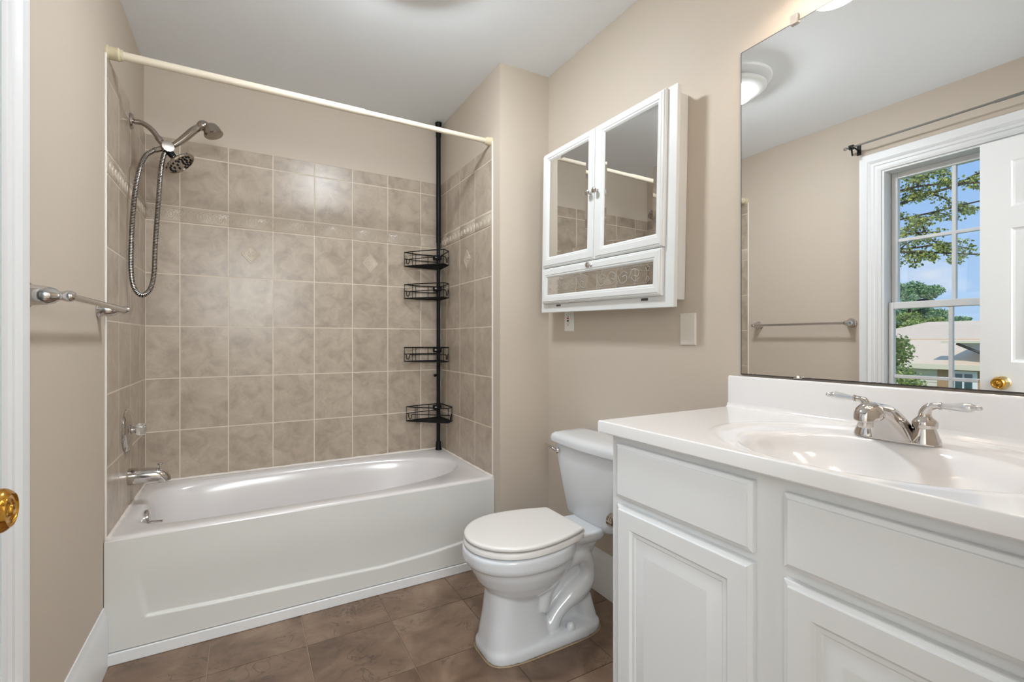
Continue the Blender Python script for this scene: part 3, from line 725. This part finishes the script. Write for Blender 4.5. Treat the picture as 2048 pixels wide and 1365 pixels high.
# ================================================================== vanity light
t = thing('vanity_light', 'three shade vanity light above the wall mirror, one lit shade reflected', 'vanity light', (XR, .48, 2.22))
m = MB(); m.box(XR-.022, XR-.001, .16, .80, 2.255, 2.335); m.build('back_plate', BKM, t, bevel=.006)
for y in LAMPY:
    m = MB(); m.tube(catmull([(XR-.02, y, 2.295), (1.72, y, 2.312), (1.667, y, 2.308), (1.655, y, 2.285)], 6), .007, 12); m.lathe([(.001, .03), (.02, .03), (.022, 0), (.001, 0)], (1.655, y, 2.231), 'z', 20); m.build('arm', BKM, t)
    m = MB(); m.lathe([(.024, 2.215), (.034, 2.205), (.043, 2.180), (.047, 2.150), (.055, 2.125), (.060, 2.118), (.058, 2.118), (.052, 2.128), (.044, 2.152), (.040, 2.18), (.031, 2.203), (.022, 2.212)], (1.655, y, .026), 'z', 32); m.build('shade', SHADEG, t)
    m = MB(); m.ball((1.655, y, 2.178), .028, 18); m.build('bulb', BULB, t)

# ================================================================== ceiling light
t = thing('ceiling_light', 'round white flush ceiling light, seen in the mirror corner', 'ceiling light', (DOME[0], DOME[1], 2.478))
zt = zc(DOME[0])
m = MB(); m.lathe([(.001, -.004), (.188, .006), (.190, -.004), (.186, -.012), (.172, -.018), (.150, -.020), (.13, -.030), (.001, -.03)], (DOME[0], DOME[1], zt), 'z', 64); m.build('ceiling_ring', TRIM, t)
m = MB(); m.lathe([(.10, -.028), (.155, -.036), (.163, -.042), (.164, -.050), (.155, -.058), (.130, -.064), (.125, -.066), (.001, -.066)], (DOME[0], DOME[1], zt), 'z', 64); m.build('canopy', TRIM, t)
m = MB(); m.lathe([(.108, -.064), (.105, -.076), (.093, -.090), (.070, -.101), (.038, -.107), (.001, -.109)], (DOME[0], DOME[1], zt), 'z', 48); m.build('diffuser', LAMPG, t)

# ================================================================== vanity cabinet
VF = 1.281  # front plane of the cabinet
t = thing('vanity_cabinet', 'white vanity cabinet with raised panel doors under the sink top', 'vanity cabinet', (1.54, .5, 0))
VY0, VY1, VZ = .066, .960, .8795
m = MB(); m.box(VF, VF+.019, VY0, VY1, .09, VZ); m.box(VF+.019, XR-.003, VY1-.016, VY1, .09, VZ); m.box(VF+.019, XR-.003, VY0, VY0+.016, .09, VZ); m.box(VF+.019, XR-.003, VY0+.016, VY1-.016, .09, .108); m.box(XR-.012, XR-.003, VY0+.016, VY1-.016, .108, VZ-.2); m.box(VF+.06, XR-.003, VY0, VY1-.002, 0, .09); m.build('body', CAB, t, bevel=.002)
def front(name, y0, y1, z0, z1, panel):
    xa = VF-.0006; P = [(0, 0), (.0105, 0), (.0125, .0012), (.0140, .0045), (.0150, .0085), (.0155, .009), (.0185, .0098), (.0190, .0108)]
    R = [rect(xa-h, y0, y1, z0, z1, i) for h, i in P]
    if panel:
        fr = .050
        R += [rect(xa-h, y0, y1, z0, z1, fr+i) for h, i in ((.0190, 0), (.0165, .003), (.0140, .006), (.0138, .014), (.0120, .017), (.0125, .021), (.0180, .046), (.0185, .049))]
    m = MB(); m.loft(R, caps=False); m.add(R[-1], [(0, 1, 2, 3)]); m.add(R[0], [(0, 1, 2, 3)])
    return m.build(name, CAB, t, smooth=18)
front('drawer_front', .552, .931, .7185, .857, False)
front('door', .552, .928, .125, .700, True)
front('false_front', .100, .493, .7185, .853, False)
front('door', .100, .493, .125, .698, True)

# ================================================================== vanity top with basin
vt = thing('basin_countertop', 'glossy white cultured marble vanity top with integral oval basin', 'vanity top', (1.53, .5, .88))
CX0, CX1, CY0, CY1, CZ0, CZ = 1.246, XR-.001, .0645, .979, .8805, .912
def topz(x, y):
    z = CZ
    # raised lip around the deck depression
    ro = math.sqrt(((x-1.50)/.232)**2+((y-.462)/.288)**2)
    z -= .0042*(1-sstep(.93, 1.03, ro))
    z += .0012*math.exp(-((ro-1.05)/.03)**2)
    r = math.sqrt(((x-1.462)/.172)**2+((y-.450)/.222)**2)
    if r < 1.12:
        t_ = max(0, 1-r/1.12); z -= .125*(1-(1-min(1, t_*1.02))**1.9)*sstep(0, .18, t_)
    # cove at the backsplash
    dx = (CX1-.020)-x
    if dx < .014: z += .014-math.sqrt(max(0, .014**2-(.014-max(dx, 0))**2))
    # rounded front and side edges
    for e, rr in ((x-CX0, .003), (CY1-y, .003)):
        if e < rr: z -= rr-math.sqrt(max(0, rr*rr-(rr-e)**2))
    return z
def axis(a, b, n, extra):
    s = {a+(b-a)*i/n for i in range(n+1)} | set(extra); return sorted(s)
xs = axis(CX0, CX1-.020, 132, [CX0+.0004, CX0+.0012, CX0+.0025, CX1-.021, CX1-.023, CX1-.026]); ys = axis(CY0, CY1, 200, [CY1-.0004, CY1-.0012, CY1-.0025])
vs = [(x, y, topz(x, y)) for y in ys for x in xs]; nX = len(xs); nY = len(ys)
fs = [(j*nX+i, j*nX+i+1, (j+1)*nX+i+1, (j+1)*nX+i) for j in range(nY-1) for i in range(nX-1)]
m = MB(); m.add(vs, fs)
# skirts: front, left and right ends
base = len(vs)
def skirt(idx, off):
    b = len(m.v); pts = [m.v[i] for i in idx]
    low = [(p[0]+off[0], p[1]+off[1], CZ0+.003) for p in pts]; low2 = [(p[0]+off[2], p[1]+off[3], CZ0) for p in pts]; lo3 = [(p[0]+off[4], p[1]+off[5], CZ0) for p in pts]
    m.add(pts+low+low2+lo3, []); n_ = len(pts)
    for k in range(n_-1):
        for r_ in range(3): m.f.append((b+r_*n_+k, b+r_*n_+k+1, b+(r_+1)*n_+k+1, b+(r_+1)*n_+k))
skirt([j*nX for j in range(nY)], (0, 0, .003, 0, .08, 0))
skirt([(nY-1)*nX+i for i in range(nX)], (0, 0, 0, -.003, 0, -.03))
skirt([i for i in range(nX)], (0, 0, 0, 0, 0, .01))
m.build('slab', MARB, vt, smooth=40, weld=True)
m = MB(); R = []
for x, z in ((CX1, .90), (CX1-.0200, .90), (CX1-.0200, 1.006), (CX1-.0185, 1.0105), (CX1-.0165, 1.0125), (CX1, 1.0125)): R.append((x, z))
pr = []
for y, i in ((CY0, 0), (CY1-.006, 0), (CY1-.0025, .001), (CY1-.0008, .003)):
    pr.append([(x+(i if x < CX1 else 0), y, z-(i if z > 1 else 0)) for x, z in R])
m.loft(pr); m.build('backsplash', MARB, vt, smooth=40)
m = MB(); m.lathe([(.001, .003), (.014, .004), (.017, .002), (.022, .002), (.022, -.002), (.001, -.002)], (1.470, .450, topz(1.470, .45)+.0008), 'z', 28); m.build('drain', CHROME, vt)

# ================================================================== faucet
FX, FY, FZ = 1.662, .478, CZ-.004
t = thing('sink_faucet', 'chrome two lever sink faucet with wedge spout on the vanity top', 'faucet', (FX, FY, FZ))
def oblong(cx, cy, a, b, z, n=48):
    out = []
    for k in range(n):
        ang = 2*PI*k/n; ca_, sa_ = math.cos(ang), math.sin(ang); e = 2/2.6
        out.append((cx+a*abs(ca_)**e*(1 if ca_ > 0 else -1), cy+b*abs(sa_)**e*(1 if sa_ > 0 else -1), z))
    return out
m = MB(); m.loft([oblong(FX+.002, FY, .027, .078, FZ), oblong(FX+.002, FY, .027, .078, FZ+.006), oblong(FX+.002, FY, .024, .075, FZ+.012), oblong(FX+.002, FY, .020, .071, FZ+.014)]); m.build('base_plate', CHROME, t)
m = MB(); R = []
for z, xa_, xb_, hw in ((.9105, 1.629, 1.692, .0405), (.914, 1.626, 1.691, .0395), (.925, 1.616, 1.688, .0365), (.938, 1.602, 1.682, .0335), (.950, 1.586, 1.672, .0305), (.960, 1.570, 1.660, .0285), (.970, 1.556, 1.645, .0265), (.979, 1.548, 1.628, .0250), (.986, 1.545, 1.612, .0225), (.991, 1.546, 1.596, .018), (.9935, 1.550, 1.582, .010)):
    ring = []; cx_ = (xa_+xb_)/2; hx_ = (xb_-xa_)/2
    for k in range(40):
        a = 2*PI*k/40; ca_, sa_ = math.cos(a), math.sin(a); e = 2/3.4
        ring.append((cx_+hx_*abs(ca_)**e*(1 if ca_ > 0 else -1), FY+hw*abs(sa_)**e*(1 if sa_ > 0 else -1), z))
    R.append(ring)
m.loft(R)
R = []
for dz, k_ in ((-.0065, .80), (-.0065, .93), (-.004, 1.0), (.002, 1.0), (.009, .955), (.016, .83), (.0215, .62), (.0245, .36), (.0255, .06)):
    R.append([(1.545+.034*k_*math.cos(2*PI*k/40), FY+.0250*k_*math.sin(2*PI*k/40), .9715+dz+.006*k_*math.cos(2*PI*k/40)) for k in range(40)])
m.loft(R); m.build('spout', CHROME, t, smooth=40)
m = MB(); m.lathe([(.001, -.006), (.0115, -.006), (.013, -.004), (.013, .014), (.001, .014)], (1.530, FY, .9535), 'z', 24); m.build('aerator', CHROME, t)
m = MB(); m.tube([(1.694, FY, .915), (1.694, FY, .948)], .0025, 10); m.lathe([(.001, 0), (.005, .001), (.0065, .005), (.005, .010), (.001, .012)], (1.694, FY, .945), 'z', 16); m.build('lift_rod', CHROME, t)
for sg in (-1, 1):
    hy = FY+sg*.0515
    m = MB(); m.lathe([(.001, 0), (.0275, 0), (.0265, .006), (.0220, .018), (.0185, .028), (.0180, .030), (.0205, .031), (.0215, .036), (.0215, .043), (.0195, .047), (.0165, .050), (.012, .055), (.001, .057)], (FX, hy, FZ+.004), 'z', 32)
    hb = m.build('valve_body', CHROME, t)
    m = MB(); P = catmull([(FX, hy, FZ+.052), (FX-.002, hy+sg*.001, FZ+.068), (FX-.002, hy+sg*.009, FZ+.080), (FX-.002, hy+sg*.024, FZ+.0835)], 7)
    m.tube(P, [.0125-.0065*i/(len(P)-1) for i in range(len(P))], 16); m.tube([(FX-.002, hy+sg*.024, FZ+.0835), (FX-.002, hy+sg*.028, FZ+.0835)], [.0078, .0078], 16)
    lv = m.build('lever', CHROME, t)
    m = MB(); a = Vector((FX-.002, hy+sg*.028, FZ+.0835)); d = Vector((0, sg, .045)).normalized()
    m.tube([a+d*s for s in (0, .004, .015, .030, .040, .046, .050, .052, .055, .059, .061)], [.0055, .006, .007, .0088, .0095, .0085, .0058, .0048, .0058, .0045, .0015], 18)
    m.build('lever_tip', ACRY if False else mat('clear_lever', (235, 235, 236), .05, .55, trans=.4), lv)

# ================================================================== toilet
TC = 1.512
toi = thing('toilet', 'white two piece toilet with closed lid between tub and vanity', 'toilet', (1.45, TC, 0))
def sup(cx, cy, a, b, z, n=2.3, N_=48, ab=None):
    out = []
    for k in range(N_):
        t_ = 2*PI*k/N_; c_, s_ = math.cos(t_), math.sin(t_); aa = a if c_ < 0 else (ab or a)
        out.append((cx+aa*abs(c_)**(2/n)*(1 if c_ > 0 else -1), cy+b*abs(s_)**(2/n)*(1 if s_ > 0 else -1), z))
    return out
m = MB()
m.loft([sup(1.31, TC, .200, .166, .385, 2.15, ab=.225), sup(1.31, TC, .208, .174, .381, 2.15, ab=.232), sup(1.31, TC, .210, .176, .375, 2.15, ab=.232), sup(1.31, TC, .209, .175, .345, 2.15, ab=.23), sup(1.312, TC, .205, .171, .333, 2.15, ab=.228), sup(1.316, TC, .197, .163, .327, 2.15, ab=.22), sup(1.32, TC, .190, .157, .300, 2.15, ab=.21),
        sup(1.325, TC, .175, .142, .262, 2.1, ab=.185), sup(1.33, TC, .150, .118, .228, 2.1, ab=.15), sup(1.325, TC, .118, .094, .205, 2.2, ab=.11), sup(1.32, TC, .09, .07, .18, 2.2, ab=.08)])
m.loft([sup(1.29, TC, .105, .084, .235, 2.6, ab=.10), sup(1.287, TC, .104, .083, .19, 2.8, ab=.103), sup(1.287, TC, .110, .085, .13, 3, ab=.112), sup(1.29, TC, .121, .091, .08, 3.2, ab=.122), sup(1.295, TC, .131, .098, .045, 3.2, ab=.13), sup(1.295, TC, .134, .104, .03, 3.2, ab=.13)])
foot = lambda z, i: sup(1.410, TC, .252-i, .112-i, z, 4.2, ab=.240-i)
m.loft([foot(0, 0), foot(.024, 0), foot(.034, .004), foot(.040, .012), foot(.043, .03)])
# web, shelf for the tank
m.loft([sup(1.52, TC, .13, .030, .02, 4, ab=.105), sup(1.52, TC, .13, .030, .15, 4, ab=.105), sup(1.52, TC, .12, .034, .24, 4, ab=.115), sup(1.53, TC, .11, .052, .29, 4, ab=.118), sup(1.53, TC, .11, .078, .325, 4, ab=.118), sup(1.55, TC, .10, .088, .36, 4, ab=.112), sup(1.55, TC, .10, .094, .382, 4, ab=.115)])
m.loft([sup(1.60, TC, .035, .085, .0, 3, ab=.048), sup(1.597, TC, .035, .078, .05, 3, ab=.042), sup(1.58, TC, .035, .060, .13, 3, ab=.042)])
m.loft([sup(1.58, TC, .09, .090, .345, 3.5, ab=.095), sup(1.58, TC, .10, .100, .362, 3.5, ab=.10), sup(1.58, TC, .10, .100, .382, 3.5, ab=.10), sup(1.58, TC, .095, .094, .387, 3.5, ab=.095)])
for sg in (-1, 1):
    yt = TC+sg*.046
    tp = [(1.372, .130), (1.392, .180), (1.425, .215), (1.470, .262), (1.520, .292), (1.560, .292), (1.590, .262), (1.600, .222), (1.590, .183), (1.555, .155), (1.515, .137), (1.475, .112), (1.440, .080), (1.415, .045)]
    P = catmull([(x, yt, z) for x, z in tp], 5); n_ = len(P)
    m.tube(P, [.035+.005*math.cos(2*PI*2.9*i/n_) for i in range(n_)], 20)
bo = m.build('bowl', PORC, toi, smooth=0)
rm = bo.modifiers.new('remesh', 'REMESH'); rm.mode = 'VOXEL'; rm.voxel_size = .0045; rm.use_smooth_shade = True
sm = bo.modifiers.new('smooth', 'SMOOTH'); sm.factor = .6; sm.iterations = 7
def dee(z, g=0., N_=22):
    # seat outline: round front, narrower straight back at x=1.525
    cx = 1.296; a = .190+g; b = .172+g; xb_ = 1.522+g*.4; wb = .128+g; out = []
    for k in range(N_+1):
        t_ = PI/2+PI*k/N_; out.append((cx+a*math.cos(t_), TC+b*math.sin(t_), z))
    side = []
    for k in range(1, 11):
        f = k/10; side.append((cx+(xb_-.012-cx)*f, b+(wb-b)*(f**1.8)))
    rear = [(xb_-.003, wb-.004), (xb_, wb-.014)]
    lower = [(x, TC-y, z) for x, y in side+rear]; upper = [(x, TC+y, z) for x, y in side+rear][::-1]
    return out+lower+upper
m = MB(); m.loft([dee(.3875, -.006), dee(.3885, -.001), dee(.391, .002), dee(.4050, .002), dee(.4085, -.001), dee(.4095, -.007)]); m.build('seat', SEATM, toi, smooth=50)
m = MB(); R = [dee(.4135, -.006), dee(.4140, -.002), dee(.418, .001), dee(.4235, .001), dee(.4275, -.002), dee(.4290, -.007), dee(.4295, -.014), dee(.4300, -.05)]
m.loft(R)
m.build('lid', SEATM, toi, smooth=50)
for yy in (TC-.075, TC+.075):
    m = MB(); m.tube([(1.533, yy-.03, .405), (1.533, yy+.03, .405)], .0095, 14); m.box(1.524, 1.546, yy-.018, yy+.018, .385, .403)
    m.build('seat_hinge', SEATM, toi, bevel=.002)
def rr(x0, x1, y0, y1, z, r=.03, n=6, bow=0.):
    out = []
    for cx_, cy_, a0 in ((x1-r, y1-r, 0), (x0+r, y1-r, PI/2), (x0+r, y0+r, PI), (x1-r, y0+r, 3*PI/2)):
        for k in range(n+1):
            a = a0+PI/2*k/n; out.append((cx_+r*math.cos(a), cy_+r*math.sin(a), z))
    # bow the front slightly
    k0 = 2*(n+1)-1
    res = out[:k0+1]
    p, q = out[k0], out[k0+1]
    for k in range(1, 8):
        f = k/8; res.append((p[0]-bow*math.sin(PI*f), p[1]+(q[1]-p[1])*f, z))
    return res+out[k0+1:]
tkx = XR-.012
m = MB(); m.loft([rr(1.67, tkx-.03, 1.425, 1.625, .363, .03, bow=.004), rr(1.650, tkx-.014, 1.392, 1.645, .367, .035, bow=.006), rr(1.640, tkx-.008, 1.373, 1.662, .380, .036, bow=.007), rr(1.634, tkx-.006, 1.362, 1.672, .40, .036, bow=.008), rr(1.617, tkx, 1.312, 1.715, .60, .036, bow=.010), rr(1.612, tkx, 1.300, 1.726, .680, .036, bow=.010), rr(1.614, tkx, 1.302, 1.724, .684, .034, bow=.010)])
m.build('tank', PORC, toi, smooth=50)
m = MB(); m.loft([rr(1.606, tkx+.002, 1.294, 1.732, .681, .034, bow=.012), rr(1.598, tkx+.003, 1.286, 1.740, .684, .036, bow=.013), rr(1.596, tkx+.003, 1.284, 1.742, .700, .036, bow=.013), rr(1.600, tkx+.002, 1.288, 1.738, .712, .036, bow=.013), rr(1.610, tkx-.002, 1.297, 1.729, .720, .036, bow=.013), rr(1.635, tkx-.01, 1.32, 1.706, .7245, .036, bow=.012), rr(1.67, tkx-.04, 1.36, 1.666, .7255, .03, bow=.0)])
m.build('tank_lid', PORC, toi, smooth=60)
m = MB(); m.lathe([(.001, 0), (.014, 0), (.0145, .004), (.010, .010), (.001, .011)], (1.608, 1.680, .648), 'x', 20, -1)
m.tube(catmull([(1.598, 1.680, .648), (1.590, 1.695, .655), (1.588, 1.72, .662), (1.590, 1.745, .664)], 5), [.0062]*6+[.0055]*5+[.005]*4+[.0045], 12); m.build('flush_lever', CHROME, toi)
for sg in (-1, 1):
    m = MB(); m.lathe([(.0175, 0), (.0172, .008), (.0135, .018), (.007, .023), (.001, .0235)], (1.490, TC+sg*.085, .041), 'z', 22); m.build('bolt_cap', PORC, toi)
for yy in (1.412, 1.61):
    m = MB(); m.tube([(1.70, yy, .335), (1.70, yy, .37)], .005, 10); m.build('tank_bolt', DARK, toi)
m = MB()
ring0 = sup(1.410, TC, .2535, .1135, .0005, 4.2, ab=.2415); m.tube(ring0, [.0020+.0022*rnd.random() for _ in ring0], 6, closed=True)
m.build('base_caulk', mat('aged_caulk', (170, 148, 118), .6, bump=.3), toi)

# ================================================================== toilet paper holder on the vanity side
t = thing('toilet_paper_holder', 'chrome paper holder post on the vanity side, facing the toilet', 'paper holder', (1.33, .96, .622))
for x in (1.318, 1.478):
    m = MB(); m.lathe([(.001, 0), (.022, 0), (.022, .004), (.014, .007), (.012, .022), (.0195, .024), (.0195, .030), (.0182, .031), (.0195, .032), (.0195, .037), (.0182, .038), (.0195, .039), (.0195, .048), (.016, .050), (.001, .050)], (x, .960, .622), 'y', 28); m.build('post', NICKEL, t)
m = MB(); m.tube([(1.318, .996, .622), (1.478, .996, .622)], .007, 14); m.build('roller', NICKEL, t)

# ================================================================== outside
GRASS = mat('lawn', (112, 138, 70), .9, var=.25, vscale=1.5, bump=.6, bscale=40)
SHING = mat('tan_shingles', (228, 204, 176), .9, var=.06, vscale=6, bump=.4, bscale=14)
BRICKM = mat('tan_brick', (176, 142, 104), .9, var=.10, vscale=18, bump=.4, bscale=20)
SIDE = mat('cream_siding', (222, 216, 196), .8, var=.03)
GSIDE = mat('pale_grey_siding', (212, 214, 218), .8, var=.03)
FASC = mat('pale_fascia', (222, 212, 184), .7)
GUT = mat('dark_gutter', (52, 60, 66), .6)
WGL = mat('dark_window_glass', (52, 84, 88), .08, spec=.8)
BARK = mat('bark', (72, 60, 48), .9, var=.2, vscale=12, bump=.7, bscale=20)
def leafmat(name, a, b):
    m_ = bpy.data.materials.new(name); m_.use_nodes = True; n = m_.node_tree.nodes; l = m_.node_tree.links; p = n['Principled BSDF']
    g_ = n.new('ShaderNodeNewGeometry'); r_ = n.new('ShaderNodeValToRGB'); r_.color_ramp.elements[0].color = (*s2l(a), 1); r_.color_ramp.elements[1].color = (*s2l(b), 1)
    l.new(g_.outputs['Random Per Island'], r_.inputs[0]); l.new(r_.outputs[0], p.inputs['Base Color']); p.inputs['Roughness'].default_value = .6
    tr = n.new('ShaderNodeBsdfTranslucent'); l.new(r_.outputs[0], tr.inputs['Color']); mx_ = n.new('ShaderNodeMixShader'); mx_.inputs[0].default_value = .35
    l.new(p.outputs[0], mx_.inputs[1]); l.new(tr.outputs[0], mx_.inputs[2]); l.new(mx_.outputs[0], n['Material Output'].inputs[0]); return m_
LEAF1 = leafmat('maple_leaf', (60, 92, 62), (214, 218, 112)); LEAF2 = leafmat('light_leaf', (92, 124, 56), (204, 216, 130)); LEAF3 = leafmat('blue_green_leaf', (74, 126, 108), (182, 206, 140))
struct(tag(MB().box(-70, -.5, -40, 60, -3.2, -3.0).build('ground', GRASS, smooth=0)))
def leaf(m, c_, s, R_):
    # pointed five-vertex leaf with a fold
    d = Vector((R_.gauss(0, 1), R_.gauss(0, 1), R_.gauss(0, .7))).normalized(); u = d.cross(Vector((R_.gauss(0, 1), R_.gauss(0, 1), R_.gauss(0, 1)))).normalized(); n_ = d.cross(u)
    a = c_; b = c_+d*s; p = c_+d*s*.45+u*s*.42+n_*s*.12; q = c_+d*s*.45-u*s*.42+n_*s*.12
    m.add([a, p, b, q], [(0, 1, 2), (0, 2, 3)])
def clusters(m, cs, n, s, R_):
    for (x, y, z, r, rz) in cs:
        for _ in range(int(n)):
            while True:
                v = Vector((R_.uniform(-1, 1), R_.uniform(-1, 1), R_.uniform(-1, 1)))
                if v.length < 1: break
            leaf(m, Vector((x+v.x*r, y+v.y*r, z+v.z*rz)), s*R_.uniform(.6, 1.3), R_)
# near tree: long branches across the upper panes
R1 = random.Random(11)
tr = thing('maple_tree', 'leafy tree with long branches across the upper window panes', 'tree', (-7.2, 6.6, -3))
bm1 = MB(); fm = MB()
bm1.tube(catmull([(-7.2, 6.6, -3.1), (-7.15, 6.5, 0), (-7.2, 6.3, 2.6), (-7.1, 6.1, 5.6)], 6), [.26-.15*i/18 for i in range(19)], 12)
tb = bm1.build('trunk', BARK, tr)
def branch(pts, r0, spread, nl, ls, sub=6):
    P = catmull(pts, 8); n_ = len(P); m = MB(); m.tube(P, [r0*(1-.8*i/(n_-1))+.004 for i in range(n_)], 8)
    for k in range(sub):
        i = int(n_*(.25+.7*k/sub)); p = P[i]; d = Vector((R1.uniform(-.5, .5), R1.uniform(-1, .1), R1.uniform(-.7, .5)))*spread
        q = catmull([p, p+d*.5+Vector((0, 0, .05)), p+d], 4); m.tube(q, [r0*.35*(1-.7*j/8)+.003 for j in range(9)], 6)
        clusters(fm, [(p.x+d.x*f, p.y+d.y*f, p.z+d.z*f, spread*.24, spread*.13) for f in (.35, .6, .8, 1.0)], nl*1.5, ls*.55, R1)
    clusters(fm, [(P[i].x, P[i].y, P[i].z, spread*.22, spread*.12) for i in range(n_//3, n_, 2)], nl*1.0, ls*.55, R1)
    m.build('branch', BARK, tr)
branch([(-7.2, 6.3, 2.9), (-7.1, 5.0, 3.15), (-7.0, 3.9, 3.55), (-7.0, 2.6, 3.72)], .05, .62, 26, .085, 9)
branch([(-7.2, 6.2, 3.3), (-7.0, 4.8, 3.75), (-7.0, 3.8, 4.05), (-6.9, 2.5, 4.15)], .05, .55, 26, .085, 8)
branch([(-7.2, 6.35, 2.4), (-7.0, 5.0, 2.65), (-7.0, 3.9, 2.98), (-7.0, 3.3, 2.95)], .035, .55, 26, .085, 8)
branch([(-7.0, 5.2, 2.7), (-6.8, 4.2, 2.72), (-6.8, 3.5, 2.62), (-6.8, 2.7, 2.45)], .028, .45, 22, .08, 8)
branch([(-7.2, 6.2, 3.6), (-7.3, 5.0, 4.3), (-7.3, 4.0, 4.7), (-7.3, 2.5, 4.9)], .05, .6, 26, .085, 7)
branch([(-7.2, 6.4, 3.0), (-7.1, 5.1, 3.35), (-7.1, 4.0, 3.30), (-7.0, 2.7, 3.35)], .03, .5, 26, .085, 9)
branch([(-7.2, 6.4, 2.3), (-6.9, 5.0, 2.95), (-6.9, 4.1, 2.75), (-6.9, 3.0, 2.72)], .03, .5, 24, .085, 8)
branch([(-7.2, 6.1, 3.2), (-6.8, 4.9, 3.5), (-6.8, 3.7, 3.75), (-6.8, 2.6, 3.55)], .03, .5, 26, .085, 9)
fm.build('foliage', LEAF1, tr, smooth=0, recalc=False)
def shrubtree(label, x, y, zt_, r, h, matl, nl, ls, seed, cat='tree', kind='leafy_tree'):
    R_ = random.Random(seed); t_ = thing(kind, label, cat, (x, y, -3))
    m = MB(); m.tube(catmull([(x, y, -3.1), (x+.1, y, -1.5), (x, y+.05, zt_-h*.6), (x, y, zt_-h*.2)], 6), [.16*(1-.75*i/18)+.01 for i in range(19)], 10)
    for k in range(7):
        a = 2*PI*k/7; z = zt_-h*(.3+.5*R_.random()); m.tube([(x, y, z-.3), (x+r*.7*math.cos(a), y+r*.7*math.sin(a), z+.1)], [.04, .012], 6)
    m.build('trunk', BARK, t_)
    f = MB(); cs = []
    for k in range(34):
        a = R_.uniform(0, 2*PI); e = R_.uniform(-1, 1); q = math.sqrt(max(0, 1-e*e))*R_.uniform(.65, 1)
        cs.append((x+r*q*math.cos(a), y+r*q*math.sin(a), zt_-h*.5+h*.42*e, r*.30, h*.10))
    clusters(f, cs, nl, ls, R_); f.build('foliage', matl, t_, smooth=0, recalc=False)
shrubtree('bushy green tree just outside the lower window panes at left', -8.5, 4.95, 1.45, .85, 3.0, LEAF2, 260, .065, 3)
shrubtree('round tree crown rising behind the house roof at left', -36, 14.3, 5.1, 1.8, 3.6, LEAF3, 420, .15, 4)
shrubtree('pale leafy tree low behind the house roof', -33.0, 13.1, 2.9, 1.5, 2.4, LEAF2, 340, .13, 5)
shrubtree('dark blue green tree beside the hipped house roof', -41.5, 16.0, 3.6, 2.6, 3.0, LEAF3, 420, .18, 8)
shrubtree('green shrub against the brick house wall', -16.6, 6.75, -.35, .45, 1.4, LEAF2, 60, .12, 9, 'shrub', 'garden_shrub')
# neighbouring house
hs = thing('neighbour_house', 'tan brick house with shingled roof across the garden', 'house', (-22, 7, -3))
def slab(m, q, th=.12):
    n_ = (Vector(q[1])-Vector(q[0])).cross(Vector(q[2])-Vector(q[0])).normalized()*th
    b = [tuple(Vector(p)-n_ for p in q)][0]; m.add(list(q)+list(b), [(0, 1, 2, 3), (7, 6, 5, 4), (0, 4, 5, 1), (1, 5, 6, 2), (2, 6, 7, 3), (3, 7, 4, 0)])
m = MB(); slab(m, [(-21, 11.2, 1.18), (-25.5, 9.75, 2.00), (-25.5, -4, 2.00), (-21, -4, 1.18)]); slab(m, [(-28, 11.2, 1.1), (-25.5, 9.75, 2.0), (-21, 11.2, 1.18), (-24.5, 11.8, 1.05)])
m.build('upper_roof', SHING, hs, smooth=0)
m = MB(); slab(m, [(-18, 8.2, .25), (-21.2, 8.9, 1.20), (-21.2, 1, 1.20), (-18, 1, .25)]); m.build('lower_roof', SHING, hs, smooth=0)
m = MB(); m.box(-18.08, -17.94, 1, 8.2, .10, .27); m.build('fascia', FASC, hs, smooth=0)
m = MB(); m.box(-21, -18.3, 1.2, 7.05, -3, .2); m.box(-25, -21, 1.2, 9.5, -3, 1.15); m.build('brick_wall', BRICKM, hs, smooth=0)
m = MB(); m.box(-21, -18.35, 7.06, 8.6, -3, .2)
for k in range(22): m.box(-18.36, -18.325, 7.06, 8.6, -3+.145*k, -3+.145*k+.12)
m.build('siding_wall', SIDE, hs, smooth=0)
m = MB(); m.add([(-18.35, 6.55, 1.02), (-18.35, 3, 1.02), (-18.35, 3, -.6), (-18.35, 5.2, .33), (-19.6, 6.55, 1.02), (-19.6, 3, 1.02), (-19.6, 3, -.6), (-19.6, 5.2, .33)], [(0, 1, 2, 3), (7, 6, 5, 4), (0, 3, 7, 4), (0, 4, 5, 1)]); m.build('gable_wall', GSIDE, hs, smooth=0)
m = MB(); m.box(-18.5, -17.95, 3, 6.85, 1.02, 1.09); m.build('gable_eave', FASC, hs, smooth=0)
m = MB(); m.tube([(-18.2, 6.50, 1.0), (-18.2, 5.2, .33), (-18.2, 3, -.75)], .045, 8); m.build('rake_board', GUT, hs)
wn = MB(); wn.box(-18.30, -18.22, 5.98, 6.62, -.95, .06)
wn = wn.build('window', FASC if False else TRIM, hs, bevel=.01)
m = MB(); m.box(-18.22, -18.20, 6.10, 6.30, -.86, -.04); m.box(-18.22, -18.20, 6.36, 6.54, -.86, -.04); m.build('window_pane', WGL, wn, smooth=0)
